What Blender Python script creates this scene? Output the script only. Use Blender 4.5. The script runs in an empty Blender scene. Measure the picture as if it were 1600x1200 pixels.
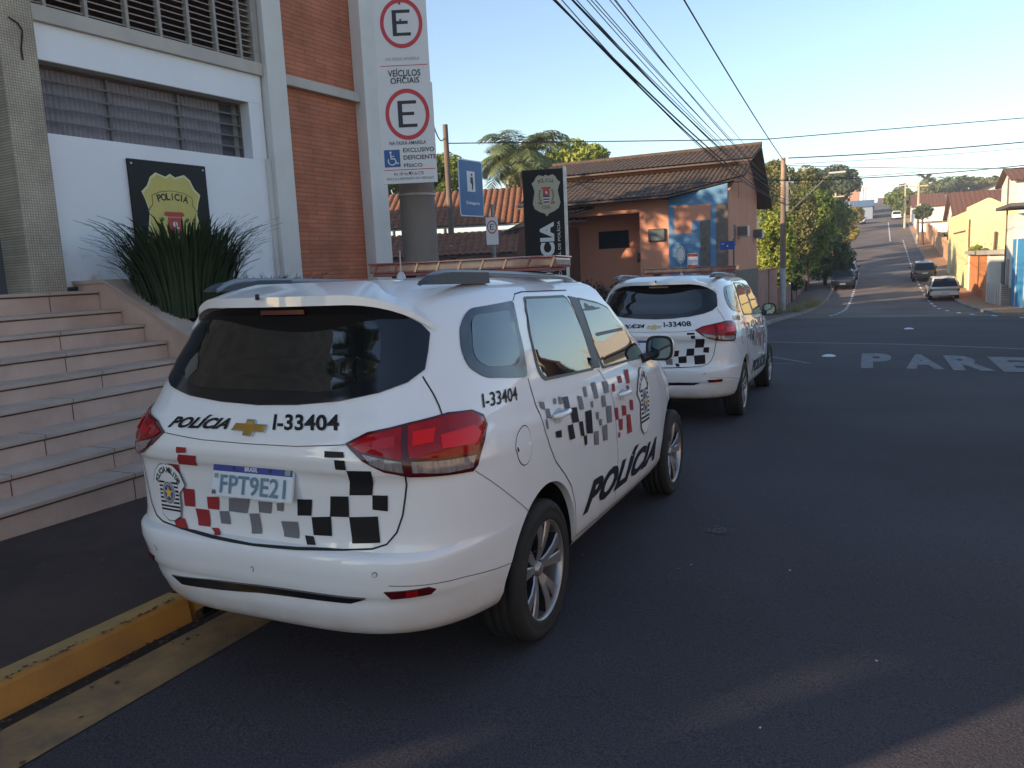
import bpy, bmesh, math, random
import numpy as np
from mathutils import Matrix, Vector, noise
R_ = math.radians
random.seed(7)
SC = bpy.context.scene
COL = SC.collection

# ------------------------------------------------------------------ camera
FPX = 1219.0
CAM = Vector((2.17117, -3.13248, 1.67763))
CR = Vector((0.910374815, 0.411190309, -0.046262576)); CD = Vector((0.017794995, -0.150605704, -0.988433741)); CF = Vector((-0.413401783, 0.899021942, -0.144424769))
cd = bpy.data.cameras.new('camera'); cam = bpy.data.objects.new('camera', cd); COL.objects.link(cam)
cd.sensor_width = 36; cd.lens = FPX / 1600 * 36; cd.clip_start = .05; cd.clip_end = 3000
cam.matrix_world = Matrix(((CR.x, -CD.x, -CF.x, CAM.x), (CR.y, -CD.y, -CF.y, CAM.y), (CR.z, -CD.z, -CF.z, CAM.z), (0, 0, 0, 1)))
SC.camera = cam
# ------------------------------------------------------------------ sky, sun, exposure
SUN_AZ = 220.5      # clockwise from +Y, where the sun stands
SUN_EL = 15.5
W = bpy.data.worlds.new('World'); SC.world = W; W.use_nodes = True
nt = W.node_tree; bg = nt.nodes['Background']
sky = nt.nodes.new('ShaderNodeTexSky'); sky.sky_type = 'NISHITA'; sky.sun_disc = False
sky.sun_elevation = R_(SUN_EL); sky.sun_rotation = R_(SUN_AZ); sky.air_density = 1.0; sky.dust_density = .35; sky.ozone_density = 1.5
nt.links.new(sky.outputs[0], bg.inputs[0]); bg.inputs[1].default_value = .13
sl = bpy.data.lights.new('sun', 'SUN'); sun = bpy.data.objects.new('sun', sl); COL.objects.link(sun)
sl.energy = 5.0; sl.angle = R_(.55); sl.color = (1, .76, .50)
sd = Vector((math.sin(R_(SUN_AZ)) * math.cos(R_(SUN_EL)), math.cos(R_(SUN_AZ)) * math.cos(R_(SUN_EL)), math.sin(R_(SUN_EL))))
sun.rotation_euler = sd.to_track_quat('Z', 'Y').to_euler()
SC.view_settings.view_transform = 'Standard'; SC.view_settings.look = 'None'; SC.view_settings.exposure = 1.13; SC.view_settings.gamma = 1

# ------------------------------------------------------------------ helpers
def ray(px, py):
    return CR * ((px - 800) / FPX) + CD * ((py - 600) / FPX) + CF
def at(px, py, D):
    return CAM + ray(px, py) * D
def atx(px, py, X):
    d = ray(px, py); return CAM + d * ((X - CAM.x) / d.x)
def tag(o, label=None, cat=None, group=None, kind=None):
    if label: o['label'] = label
    if cat: o['category'] = cat
    if group: o['group'] = group
    if kind: o['kind'] = kind
    return o
def empty(name, loc, rz=0, mat=None):
    o = bpy.data.objects.new(name, None); COL.objects.link(o)
    if mat is not None: o.matrix_world = mat
    else: o.location = loc; o.rotation_euler = (0, 0, rz)
    o.empty_display_size = .2
    return o
def copy_tree(o, parent=None):
    c = o.copy(); COL.objects.link(c)
    if parent is not None: c.parent = parent
    for ch in o.children: copy_tree(ch, c)
    return c

class MB:
    def __init__(s): s.v = []; s.f = []; s.m = []; s.sm = []
    def add(s, vs, fs, mi=0, smooth=False):
        b = len(s.v); s.v += [tuple(p) for p in vs]
        for f in fs: s.f.append([b + i for i in f]); s.m.append(mi); s.sm.append(smooth)
    def quad(s, a, b, c, d, mi=0): s.add([a, b, c, d], [(0, 1, 2, 3)], mi)
    def box(s, x0, x1, y0, y1, z0, z1, mi=0, M=None, bev=0):
        if bev > 0 and min(x1 - x0, y1 - y0, z1 - z0) > 2.2 * bev:
            bm = bmesh.new(); bmesh.ops.create_cube(bm, size=1)
            for v in bm.verts: v.co = Vector(((x0 + x1) / 2 + v.co.x * (x1 - x0), (y0 + y1) / 2 + v.co.y * (y1 - y0), (z0 + z1) / 2 + v.co.z * (z1 - z0)))
            bmesh.ops.bevel(bm, geom=bm.edges[:], offset=bev, segments=2, profile=.7, affect='EDGES')
            bm.verts.index_update()
            vs = [v.co.copy() for v in bm.verts]; fs = [[v.index for v in f.verts] for f in bm.faces]; bm.free()
        else:
            vs = [Vector(p) for p in ((x0, y0, z0), (x1, y0, z0), (x1, y1, z0), (x0, y1, z0), (x0, y0, z1), (x1, y0, z1), (x1, y1, z1), (x0, y1, z1))]
            fs = [(3, 2, 1, 0), (4, 5, 6, 7), (0, 1, 5, 4), (1, 2, 6, 5), (2, 3, 7, 6), (3, 0, 4, 7)]
        if M: vs = [M @ v for v in vs]
        s.add(vs, fs, mi)
    def tube(s, pts, rad, seg=8, mi=0, smooth=True, caps=True):
        pts = [Vector(p) for p in pts]; n = len(pts)
        if not hasattr(rad, '__len__'): rad = [rad] * n
        vs = []; up = None
        for i, p in enumerate(pts):
            t = (pts[min(i + 1, n - 1)] - pts[max(i - 1, 0)]).normalized()
            if up is None: up = Vector((0, 0, 1)) if abs(t.z) < .9 else Vector((1, 0, 0))
            a = t.cross(up).normalized(); up = a.cross(t).normalized(); b = up
            for k in range(seg):
                th = 2 * math.pi * k / seg; vs.append(p + (a * math.cos(th) + b * math.sin(th)) * rad[i])
        fs = []
        for i in range(n - 1):
            for k in range(seg):
                k2 = (k + 1) % seg; fs.append((i * seg + k, i * seg + k2, (i + 1) * seg + k2, (i + 1) * seg + k))
        s.add(vs, fs, mi, smooth)
        if caps: s.add(vs[:seg], [list(range(seg))[::-1]], mi); s.add(vs[-seg:], [list(range(seg))], mi)
    def lathe(s, prof, M, seg=48, mi=0, closed=False, smooth=True):
        """prof: list of (radius, axial x); revolve about local X"""
        vs = [M @ Vector((a, r * math.cos(2 * math.pi * k / seg), r * math.sin(2 * math.pi * k / seg))) for r, a in prof for k in range(seg)]
        n = len(prof); fs = []
        for i in range(n if closed else n - 1):
            j = (i + 1) % n
            for k in range(seg):
                k2 = (k + 1) % seg; fs.append((i * seg + k, j * seg + k, j * seg + k2, i * seg + k2))
        s.add(vs, fs, mi, smooth)
    def prism(s, poly, f0, f1, mi=0):
        """poly 2D list; f0,f1 map (a,b) to the two faces"""
        n = len(poly); vs = [f0(a, b) for a, b in poly] + [f1(a, b) for a, b in poly]
        fs = [list(range(n)), list(range(2 * n - 1, n - 1, -1))] + [(i, i + n, (i + 1) % n + n, (i + 1) % n) for i in range(n)]
        s.add(vs, [f[::-1] for f in fs], mi)
    def sheet(s, fn, nu, nv, mi=0, smooth=True):
        vs = [fn(i / nu, j / nv) for j in range(nv + 1) for i in range(nu + 1)]
        fs = [(j * (nu + 1) + i, j * (nu + 1) + i + 1, (j + 1) * (nu + 1) + i + 1, (j + 1) * (nu + 1) + i) for j in range(nv) for i in range(nu)]
        s.add(vs, fs, mi, smooth)
    def build(s, name, mats, parent=None, fix=False):
        me = bpy.data.meshes.new(name); me.from_pydata(s.v, [], s.f)
        if not isinstance(mats, (list, tuple)): mats = [mats]
        for m in mats: me.materials.append(m)
        me.polygons.foreach_set('material_index', s.m); me.polygons.foreach_set('use_smooth', s.sm); me.update()
        if fix:
            bm = bmesh.new(); bm.from_mesh(me); bmesh.ops.recalc_face_normals(bm, faces=bm.faces[:]); bm.to_mesh(me); bm.free()
        o = bpy.data.objects.new(name, me); COL.objects.link(o)
        if parent is not None: o.parent = parent
        return o

# ------------------------------------------------------------------ materials
MATS = {}
def mat(name, col, rough=.7, metal=0, ior=1.45, coat=0, spec=.5, var=0, vscale=3, bump=0, bscale=60, trans=0, col2=None, sheen=0, vdetail=6, alpha=1, contrast=1.0, stretch=None):
    if name in MATS: return MATS[name]
    m = bpy.data.materials.new(name); m.use_nodes = True; N = m.node_tree.nodes; L = m.node_tree.links
    p = N['Principled BSDF']; p.inputs['Base Color'].default_value = (*col, 1); p.inputs['Roughness'].default_value = rough
    p.inputs['Metallic'].default_value = metal; p.inputs['IOR'].default_value = ior; p.inputs['Coat Weight'].default_value = coat; p.inputs['Coat Roughness'].default_value = .04
    p.inputs['Specular IOR Level'].default_value = spec; p.inputs['Transmission Weight'].default_value = trans
    tc = N.new('ShaderNodeTexCoord'); src = tc.outputs['Object']
    if stretch:
        mp = N.new('ShaderNodeMapping'); mp.inputs['Scale'].default_value = stretch; L.new(src, mp.inputs[0]); src = mp.outputs[0]
    if var or col2:
        nz = N.new('ShaderNodeTexNoise'); nz.inputs['Scale'].default_value = vscale; nz.inputs['Detail'].default_value = vdetail; nz.inputs['Roughness'].default_value = .65; L.new(src, nz.inputs['Vector'])
        rp = N.new('ShaderNodeValToRGB'); L.new(nz.outputs['Fac'], rp.inputs[0])
        c2 = col2 if col2 else tuple(min(1, c * (1 + var)) for c in col); c1 = col if col2 else tuple(c * (1 - var) for c in col)
        w = .22 / contrast
        rp.color_ramp.elements[0].position = .5 - w; rp.color_ramp.elements[1].position = .5 + w
        rp.color_ramp.elements[0].color = (*c1, 1); rp.color_ramp.elements[1].color = (*c2, 1); L.new(rp.outputs[0], p.inputs['Base Color'])
        m['ramp'] = rp.name
    if bump:
        nb = N.new('ShaderNodeTexNoise'); nb.inputs['Scale'].default_value = bscale; nb.inputs['Detail'].default_value = 4; L.new(src, nb.inputs['Vector'])
        b = N.new('ShaderNodeBump'); b.inputs['Strength'].default_value = bump; b.inputs['Distance'].default_value = .01; L.new(nb.outputs['Fac'], b.inputs['Height']); L.new(b.outputs[0], p.inputs['Normal'])
    MATS[name] = m; return m
def brickmat(name, c1, c2, mortar, bw, bh, ms, rough=.85, rot=None, off=.5, bump=.35, dirt=.25, plane='YZ'):
    if name in MATS: return MATS[name]
    m = bpy.data.materials.new(name); m.use_nodes = True; N = m.node_tree.nodes; L = m.node_tree.links
    p = N['Principled BSDF']; p.inputs['Roughness'].default_value = rough
    tc = N.new('ShaderNodeTexCoord'); sp = N.new('ShaderNodeSeparateXYZ'); cb = N.new('ShaderNodeCombineXYZ'); L.new(tc.outputs['Object'], sp.inputs[0])
    L.new(sp.outputs[plane[0]], cb.inputs[0]); L.new(sp.outputs[plane[1]], cb.inputs[1])
    bt = N.new('ShaderNodeTexBrick'); bt.offset = off; bt.inputs['Color1'].default_value = (*c1, 1); bt.inputs['Color2'].default_value = (*c2, 1); bt.inputs['Mortar'].default_value = (*mortar, 1)
    bt.inputs['Scale'].default_value = 1; bt.inputs['Brick Width'].default_value = bw; bt.inputs['Row Height'].default_value = bh; bt.inputs['Mortar Size'].default_value = ms; bt.inputs['Mortar Smooth'].default_value = .2
    L.new(cb.outputs[0], bt.inputs['Vector'])
    nz = N.new('ShaderNodeTexNoise'); nz.inputs['Scale'].default_value = 2.2; nz.inputs['Detail'].default_value = 8; L.new(tc.outputs['Object'], nz.inputs['Vector'])
    mx = N.new('ShaderNodeMix'); mx.data_type = 'RGBA'; mx.blend_type = 'MULTIPLY'; mx.inputs[0].default_value = 1
    rp = N.new('ShaderNodeValToRGB'); rp.color_ramp.elements[0].position = .3; rp.color_ramp.elements[1].position = .65; rp.color_ramp.elements[0].color = (1 - dirt, 1 - dirt, 1 - dirt, 1); L.new(nz.outputs['Fac'], rp.inputs[0])
    L.new(bt.outputs['Color'], mx.inputs[6]); L.new(rp.outputs[0], mx.inputs[7]); L.new(mx.outputs[2], p.inputs['Base Color'])
    b = N.new('ShaderNodeBump'); b.inputs['Strength'].default_value = bump; b.inputs['Distance'].default_value = .01; b.invert = True; L.new(bt.outputs['Fac'], b.inputs['Height']); L.new(b.outputs[0], p.inputs['Normal'])
    MATS[name] = m; return m
def tilemat(name, c1, c2, pitch=.2, axis=0, row=.35):
    """clay tile roof: waves across `axis`, courses along the slope, mottled"""
    if name in MATS: return MATS[name]
    m = mat(name, c1, rough=.9, col2=c2, vscale=2.5, contrast=.8); N = m.node_tree.nodes; L = m.node_tree.links; p = N['Principled BSDF']
    tc = N.new('ShaderNodeTexCoord'); sp = N.new('ShaderNodeSeparateXYZ'); L.new(tc.outputs['Object'], sp.inputs[0])
    rp = N[m['ramp']]
    nz = N.new('ShaderNodeTexNoise'); nz.inputs['Scale'].default_value = 14; L.new(tc.outputs['Object'], nz.inputs['Vector'])
    mx = N.new('ShaderNodeMix'); mx.data_type = 'RGBA'; mx.blend_type = 'MULTIPLY'; mx.inputs[0].default_value = .55; L.new(rp.outputs[0], mx.inputs[6]); L.new(nz.outputs['Fac'], mx.inputs[7]); L.new(mx.outputs[2], p.inputs['Base Color'])
    return m
def leafmat(name, c1, c2, scale=.6, tr=.25):
    if name in MATS: return MATS[name]
    m = mat(name, c1, rough=.6, col2=c2, vscale=scale, vdetail=10, spec=.3); N = m.node_tree.nodes; L = m.node_tree.links; p = N['Principled BSDF']; out = N['Material Output']
    t = N.new('ShaderNodeBsdfTranslucent'); mx = N.new('ShaderNodeMixShader'); mx.inputs[0].default_value = tr
    L.new(N[m['ramp']].outputs[0], t.inputs[0]); L.new(p.outputs[0], mx.inputs[1]); L.new(t.outputs[0], mx.inputs[2]); L.new(mx.outputs[0], out.inputs[0])
    return m
PAINT = mat('white_car_paint', (.78, .79, .80), rough=.38, coat=.9, var=.025, vscale=1.5)
def dirtycar():
    m = PAINT; N = m.node_tree.nodes; L = m.node_tree.links; p = N['Principled BSDF']
    tc = N.new('ShaderNodeTexCoord'); sp = N.new('ShaderNodeSeparateXYZ'); L.new(tc.outputs['Object'], sp.inputs[0])
    mr = N.new('ShaderNodeMapRange'); mr.inputs[1].default_value = .27; mr.inputs[2].default_value = .47; mr.inputs[3].default_value = .95; mr.inputs[4].default_value = 0; L.new(sp.outputs['Z'], mr.inputs[0])
    nz = N.new('ShaderNodeTexNoise'); nz.inputs['Scale'].default_value = 9; nz.inputs['Detail'].default_value = 8; L.new(tc.outputs['Object'], nz.inputs['Vector'])
    ml = N.new('ShaderNodeMath'); ml.operation = 'MULTIPLY'; L.new(mr.outputs[0], ml.inputs[0]); L.new(nz.outputs['Fac'], ml.inputs[1])
    mx = N.new('ShaderNodeMix'); mx.data_type = 'RGBA'; L.new(ml.outputs[0], mx.inputs[0]); L.new(N[m['ramp']].outputs[0], mx.inputs[6]); mx.inputs[7].default_value = (.40, .28, .19, 1); L.new(mx.outputs[2], p.inputs['Base Color'])
dirtycar()
BLACK = mat('black_plastic', (.012, .012, .014), rough=.5)
LINER = mat('wheel_arch_liner', (.006, .006, .006), rough=.95, spec=.1)
TINT = mat('tinted_glass', (.004, .005, .007), rough=.03, ior=1.85)
TINTSIDE = mat('mirror_tinted_side_glass', (.006, .010, .012), rough=.02, ior=2.3)
FRIT = mat('glass_border_black', (.006, .007, .012), rough=.12, ior=1.6)
FRITB = mat('quarter_glass_border', (.035, .045, .06), rough=.15, ior=1.6)
QIN = mat('quarter_glass_inner', (.085, .13, .155), rough=.08, ior=1.7)
SEAM = mat('panel_gap', (.02, .02, .024), rough=.8)
CHROME = mat('chrome', (.55, .55, .57), rough=.12, metal=1)
DCHROME = mat('dark_chrome', (.16, .16, .17), rough=.2, metal=1)
REDL = mat('red_lens', (.30, .003, .006), rough=.10, coat=.25, ior=1.4, spec=.35, var=.35, vscale=7)
REDD = mat('dark_red_lens', (.07, .002, .005), rough=.12, coat=.2)
REDB = mat('bright_red_lens', (.68, .006, .008), rough=.15, coat=.15, spec=.3)
CLEAR = mat('clear_lens', (.20, .18, .18), rough=.12, coat=1, var=.5, vscale=60, stretch=(1, 1, .15))
VK = mat('vinyl_black', (.012, .012, .015), rough=.5, spec=.25); VG = mat('vinyl_grey', (.17, .17, .19), rough=.5, spec=.25); VR = mat('vinyl_red', (.30, .03, .035), rough=.5, spec=.25); VB = mat('vinyl_slate', (.06, .07, .09), rough=.5, spec=.25)
RUBBER = mat('tyre_rubber', (.016, .015, .014), rough=.8, var=.3, vscale=8)
ALLOY = mat('machined_alloy', (.40, .38, .38), rough=.36, metal=.8); ALLOYD = mat('dark_alloy', (.035, .035, .04), rough=.4, metal=.6)
GOLD = mat('gold_emblem', (.62, .40, .10), rough=.25, metal=.9); BLUEP = mat('plate_blue', (.01, .035, .25), rough=.4); WHITEP = mat('plate_white', (.62, .68, .74), rough=.4); PLTXT = mat('plate_letters', (.10, .20, .28), rough=.4)
WHITEV = mat('vinyl_white', (.72, .73, .74), rough=.4); YEL = mat('vinyl_yellow', (.75, .5, .05), rough=.4); GREY = mat('grey_plastic', (.07, .08, .09), rough=.5)

# ------------------------------------------------------------------ text
TXC = {}
def text2d(s, shear=0, bold=0, cut=0):
    """glyphs as triangles in a unit box: (verts, faces, aspect)"""
    k = (s, shear, bold, cut)
    if k in TXC: return TXC[k]
    cu = bpy.data.curves.new('t', 'FONT'); cu.body = s; cu.shear = shear; cu.offset = bold; cu.resolution_u = 3; cu.space_character = 1.0 + bold
    o = bpy.data.objects.new('t', cu); COL.objects.link(o); dg = bpy.context.evaluated_depsgraph_get(); dg.update()
    me = bpy.data.meshes.new_from_object(o.evaluated_get(dg)); bpy.data.objects.remove(o); bpy.data.curves.remove(cu)
    bm = bmesh.new(); bm.from_mesh(me); bpy.data.meshes.remove(me); bmesh.ops.triangulate(bm, faces=bm.faces[:])
    xs = [v.co.x for v in bm.verts]; ys = [v.co.y for v in bm.verts]; x0, x1, y0, y1 = min(xs), max(xs), min(ys), max(ys)
    for i in range(1, cut):
        x = x0 + (x1 - x0) * i / cut
        bmesh.ops.bisect_plane(bm, geom=bm.verts[:] + bm.edges[:] + bm.faces[:], plane_co=(x, 0, 0), plane_no=(1, 0, 0))
    bm.verts.index_update()
    vs = [((v.co.x - x0) / (x1 - x0), (v.co.y - y0) / (y1 - y0)) for v in bm.verts]; fs = [[v.index for v in f.verts] for f in bm.faces]
    # keep counter-clockwise
    ok = []
    for f in fs:
        a = sum(vs[f[i]][0] * vs[f[(i + 1) % len(f)]][1] - vs[f[(i + 1) % len(f)]][0] * vs[f[i]][1] for i in range(len(f)))
        ok.append(f if a > 0 else f[::-1])
    bm.free(); TXC[k] = (vs, ok, (x1 - x0) / (y1 - y0)); return TXC[k]
class Face2D:
    """flat writing plane: origin o, unit right r, unit up u, raise along n"""
    def __init__(s, mb, o, r, u): s.mb = mb; s.o = Vector(o); s.r = Vector(r).normalized(); s.u = Vector(u).normalized(); s.n = s.r.cross(s.u)
    def P(s, x, y, h=0): return s.o + s.r * x + s.u * y + s.n * h
    def poly(s, pts, mi, h=.002):
        pts = list(pts); a = sum(pts[i][0] * pts[(i + 1) % len(pts)][1] - pts[(i + 1) % len(pts)][0] * pts[i][1] for i in range(len(pts)))
        if a < 0: pts = pts[::-1]
        n = len(pts); s.mb.add([s.P(x, y, h) for x, y in pts] + [s.P(x, y, 0) for x, y in pts], [list(range(n))] + [(i, i + n, (i + 1) % n + n, (i + 1) % n) for i in range(n)], mi)
    def rect(s, x0, y0, x1, y1, mi, h=.002): s.poly([(x0, y0), (x1, y0), (x1, y1), (x0, y1)], mi, h)
    def ring(s, cx, cy, r0, r1, mi, h=.002, ry=1, n=40):
        vs = []; 
        for k in range(n):
            c, d = math.cos(2 * math.pi * k / n), math.sin(2 * math.pi * k / n); vs += [s.P(cx + r0 * c, cy + r0 * d * ry, h), s.P(cx + r1 * c, cy + r1 * d * ry, h)]
        s.mb.add(vs, [(2 * k, 2 * k + 1, (2 * k + 3) % (2 * n), (2 * k + 2) % (2 * n)) for k in range(n)], mi)
    def disc(s, cx, cy, r, mi, h=.002, ry=1, n=32): s.poly([(cx + r * math.cos(2 * math.pi * k / n), cy + r * ry * math.sin(2 * math.pi * k / n)) for k in range(n)], mi, h)
    def text(s, t, x0, y0, w, hgt, mi, h=.003, shear=0, bold=0, vert=False):
        vs, fs, asp = text2d(t, shear, bold)
        if vert: s.mb.add([s.P(x0 - b * hgt, y0 + a * w, h) for a, b in vs], fs, mi)
        else: s.mb.add([s.P(x0 + a * w, y0 + b * hgt, h) for a, b in vs], fs, mi)
    def textarc(s, t, cx, cy, r, a0, a1, size, mi, h=.003, bold=.02):
        n = len(t)
        for i, ch in enumerate(t):
            if ch == ' ': continue
            th = R_(a0 + (a1 - a0) * (i + .5) / n); vs, fs, asp = text2d(ch, 0, bold)
            wd = size * min(asp, .9); c, d = math.cos(th), math.sin(th); sgn = 1 if a1 < a0 else -1
            ux, uy = c * sgn, d * sgn; rx, ry = d * sgn, -c * sgn
            s.mb.add([s.P(cx + c * r + rx * (a - .5) * wd + ux * (b - .5) * size, cy + d * r + ry * (a - .5) * wd + uy * (b - .5) * size, h) for a, b in vs], fs, mi)
import math
# ---- car body surface, car frame: x right, y forward (rear axle 0), z up
def interp(t, x):
    if x <= t[0][0]: return t[0][1]
    for a, b in zip(t, t[1:]):
        if x <= b[0]:
            k = (x - a[0]) / (b[0] - a[0]); k = k * k * (3 - 2 * k) * .35 + k * .65
            return a[1] + (b[1] - a[1]) * k
    return t[-1][1]
WZ = [(.285,.80),(.31,.83),(.36,.85),(.5,.866),(.7,.872),(.86,.874),(.95,.872),(1.02,.864),(1.1,.843),(1.17,.825),(1.3,.785),(1.45,.735),(1.53,.70),(1.57,.672),(1.60,.63)]
RZ = [(.285,-.76),(.295,-.82),(.32,-.875),(.36,-.90),(.42,-.92),(.47,-.915),(.50,-.93),(.60,-.94),(.645,-.93),(.66,-.895),(.70,-.885),(.80,-.885),(.93,-.893),(.955,-.912),(1.0,-.92),(1.05,-.91),(1.12,-.875),(1.2,-.83),(1.32,-.765),(1.45,-.695),(1.53,-.65),(1.57,-.62),(1.60,-.57)]
FZ = [(.2,3.36),(.3,3.42),(.5,3.46),(.7,3.43),(.85,3.34),(.95,3.15),(1.02,2.88),(1.08,2.55),(1.12,2.28),(1.2,2.14),(1.3,1.95),(1.45,1.62),(1.53,1.38),(1.57,1.2),(1.60,1.0)]
NF = [(.2,3.2),(.95,3.2),(1.12,4.5),(1.6,4.5)]
NZ = [(.2,3.9),(.4,4.2),(.5,4.9),(.65,5.6),(.95,5.6),(1.05,5.2),(1.2,4.8),(1.45,4.4),(1.6,3.6)]
YM, YF = .45, 1.35
def outl(th, z):
    """th in [0,pi/2] rear centre->side, [pi/2,pi] side->front centre, linear side in between via s()"""
def _se(c, n): return (1 - min(1, abs(c)) ** n) ** (1 / n)
def S(s, z):
    """point of the shell at arc coordinate s (signed, 0 = rear centre) and height z"""
    sg = -1 if s < 0 else 1; s = abs(s)
    w = interp(WZ, z); n = interp(NZ, z); yr = interp(RZ, z); yf = interp(FZ, z)
    L1, L2 = SR, SR + (YF - YM)
    if s < L1:
        th = TH(s); c = math.sin(th); d = math.cos(th)
        x = w * c ** (2 / n) if c > 0 else 0; y = YM - (YM - yr) * (d ** (2 / n) if d > 0 else 0)
    elif s <= L2: x = w; y = YM + (s - L1)
    else:
        th = THF(s - L2); c = math.cos(th); d = math.sin(th); nf = interp(NF, z)
        x = w * (c ** (2 / nf) if c > 1e-9 else 0); y = YF + (yf - YF) * (d ** (2 / nf) if d > 1e-9 else 0)
    return sg * x, y, z
def _table(a, b, n, N=2000):
    T = []; L = 0; px = py = None
    for i in range(N + 1):
        u = i / N; th = math.pi / 2 * (4 * u ** 3 if u < .5 else 1 - 4 * (1 - u) ** 3)
        x = a * max(0, math.sin(th)) ** (2 / n); y = b * max(0, math.cos(th)) ** (2 / n)
        if i: L += math.hypot(x - px, y - py)
        px, py = x, y; T.append((L, th))
    return T
_TR = _table(.872, YM + .9, 5.4); SR = _TR[-1][0]
_TF = [(_L, t) for _L, t in _table(3.4 - YF, .868, 3.2)]; SF = _TF[-1][0]
SMAX = SR + (YF - YM) + SF
def _look(T, s):
    lo, hi = 0, len(T) - 1
    if s <= 0: return T[0][1]
    if s >= T[-1][0]: return T[-1][1]
    while hi - lo > 1:
        m = (lo + hi) // 2
        if T[m][0] < s: lo = m
        else: hi = m
    k = (s - T[lo][0]) / (T[hi][0] - T[lo][0] + 1e-12)
    return T[lo][1] + k * (T[hi][1] - T[lo][1])
def TH(s): return _look(_TR, s)
def THF(s): return _look(_TF, s)
# ------------------------------------------------------------------ police car
def SN(s, z):
    e = 1e-3
    a = Vector(S(s, z)); b = Vector(S(s + e, z)) - Vector(S(s - e, z)); c = Vector(S(s, z + e)) - Vector(S(s, z - e))
    n = b.cross(c)
    if n.length < 1e-12: return a, Vector((0, -1, 0))
    n.normalize()
    ref = Vector((a.x * .6, (a.y - 1.0) * .3, 0))
    if n.dot(ref) < 0: n = -n
    return a, n
def SP(s, z, off=0):
    a, n = SN(s, z); return a + n * off
def patch(mb, poly, mi=0, off=.004, step=.05, rim=.008, smooth=True, mirror=False, bulge=0):
    """region of the car skin outlined by (s,z) points, lifted off the skin and rimmed"""
    for sg in ((1, -1) if mirror else (1,)):
        bm = bmesh.new(); pts = [(sg * a, b) for a, b in poly]
        ar = sum(pts[i][0] * pts[(i + 1) % len(pts)][1] - pts[(i + 1) % len(pts)][0] * pts[i][1] for i in range(len(pts)))
        if ar < 0: pts = pts[::-1]
        f = bm.faces.new([bm.verts.new((a, b, 0)) for a, b in pts])
        x0, x1 = min(p[0] for p in pts), max(p[0] for p in pts); z0, z1 = min(p[1] for p in pts), max(p[1] for p in pts)
        for k in range(1, int((x1 - x0) / step) + 1): bmesh.ops.bisect_plane(bm, geom=bm.verts[:] + bm.edges[:] + bm.faces[:], plane_co=(x0 + (x1 - x0) * k / (int((x1 - x0) / step) + 1), 0, 0), plane_no=(1, 0, 0))
        for k in range(1, int((z1 - z0) / step) + 1): bmesh.ops.bisect_plane(bm, geom=bm.verts[:] + bm.edges[:] + bm.faces[:], plane_co=(0, z0 + (z1 - z0) * k / (int((z1 - z0) / step) + 1), 0), plane_no=(0, 1, 0))
        bmesh.ops.triangulate(bm, faces=[f for f in bm.faces if len(f.verts) > 4])
        bm.verts.index_update(); vs = []
        for v in bm.verts:
            o = off
            if bulge and not v.is_boundary: o += bulge
            vs.append(SP(v.co.x, v.co.y, o))
        fs = [[v.index for v in f.verts] for f in bm.faces]; mb.add(vs, fs, mi, smooth)
        if rim:
            rv = []; rf = []
            for e in bm.edges:
                if e.is_boundary:
                    l = e.link_loops[0]; a, b = l.vert, l.link_loop_next.vert; i = len(rv)
                    rv += [vs[a.index], vs[b.index], SP(b.co.x, b.co.y, off - rim), SP(a.co.x, a.co.y, off - rim)]; rf.append((i + 1, i, i + 3, i + 2))
            mb.add(rv, rf, mi)
        bm.free()
def seam(mb, pts, w=.004, off=.0015, mi=0, mirror=False):
    for sg in ((1, -1) if mirror else (1,)):
        P = []
        for (a, b), (c, d) in zip(pts, pts[1:]):
            n = max(1, int(math.hypot(c - a, d - b) / .04))
            P += [(sg * (a + (c - a) * i / n), b + (d - b) * i / n) for i in range(n)]
        P.append((sg * pts[-1][0], pts[-1][1])); vs = []
        for i, (a, b) in enumerate(P):
            q = P[min(i + 1, len(P) - 1)]; r = P[max(i - 1, 0)]; t = Vector((q[0] - r[0], q[1] - r[1])); t = t.normalized() if t.length else Vector((1, 0)); nx, ny = -t.y * w / 2, t.x * w / 2
            vs += [SP(a + nx, b + ny, off), SP(a - nx, b - ny, off)]
        mb.add(vs, [(2 * i + 1, 2 * i + 3, 2 * i + 2, 2 * i) for i in range(len(P) - 1)], mi)
def rounded(poly, r=.03, n=4):
    out = []; N = len(poly)
    for i in range(N):
        p, a, b = Vector(poly[i]), Vector(poly[i - 1]), Vector(poly[(i + 1) % N]); da, db = (a - p), (b - p); k = min(r, da.length * .45, db.length * .45)
        A, B = p + da.normalized() * k, p + db.normalized() * k
        for j in range(n + 1): t = j / n; out.append(tuple(A * (1 - t) ** 2 + p * 2 * t * (1 - t) + B * t * t))
    return out
def sztext(mb, t, TL, TR, BR, BL, mi=0, off=.0035, shear=0, bold=0, cut=1):
    vs, fs, _ = text2d(t, shear, bold, cut); out = []
    for a, b in vs:
        top = (TL[0] + (TR[0] - TL[0]) * a, TL[1] + (TR[1] - TL[1]) * a); bot = (BL[0] + (BR[0] - BL[0]) * a, BL[1] + (BR[1] - BL[1]) * a)
        out.append(SP(bot[0] + (top[0] - bot[0]) * b, bot[1] + (top[1] - bot[1]) * b, off))
    mb.add(out, fs, mi)

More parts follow.
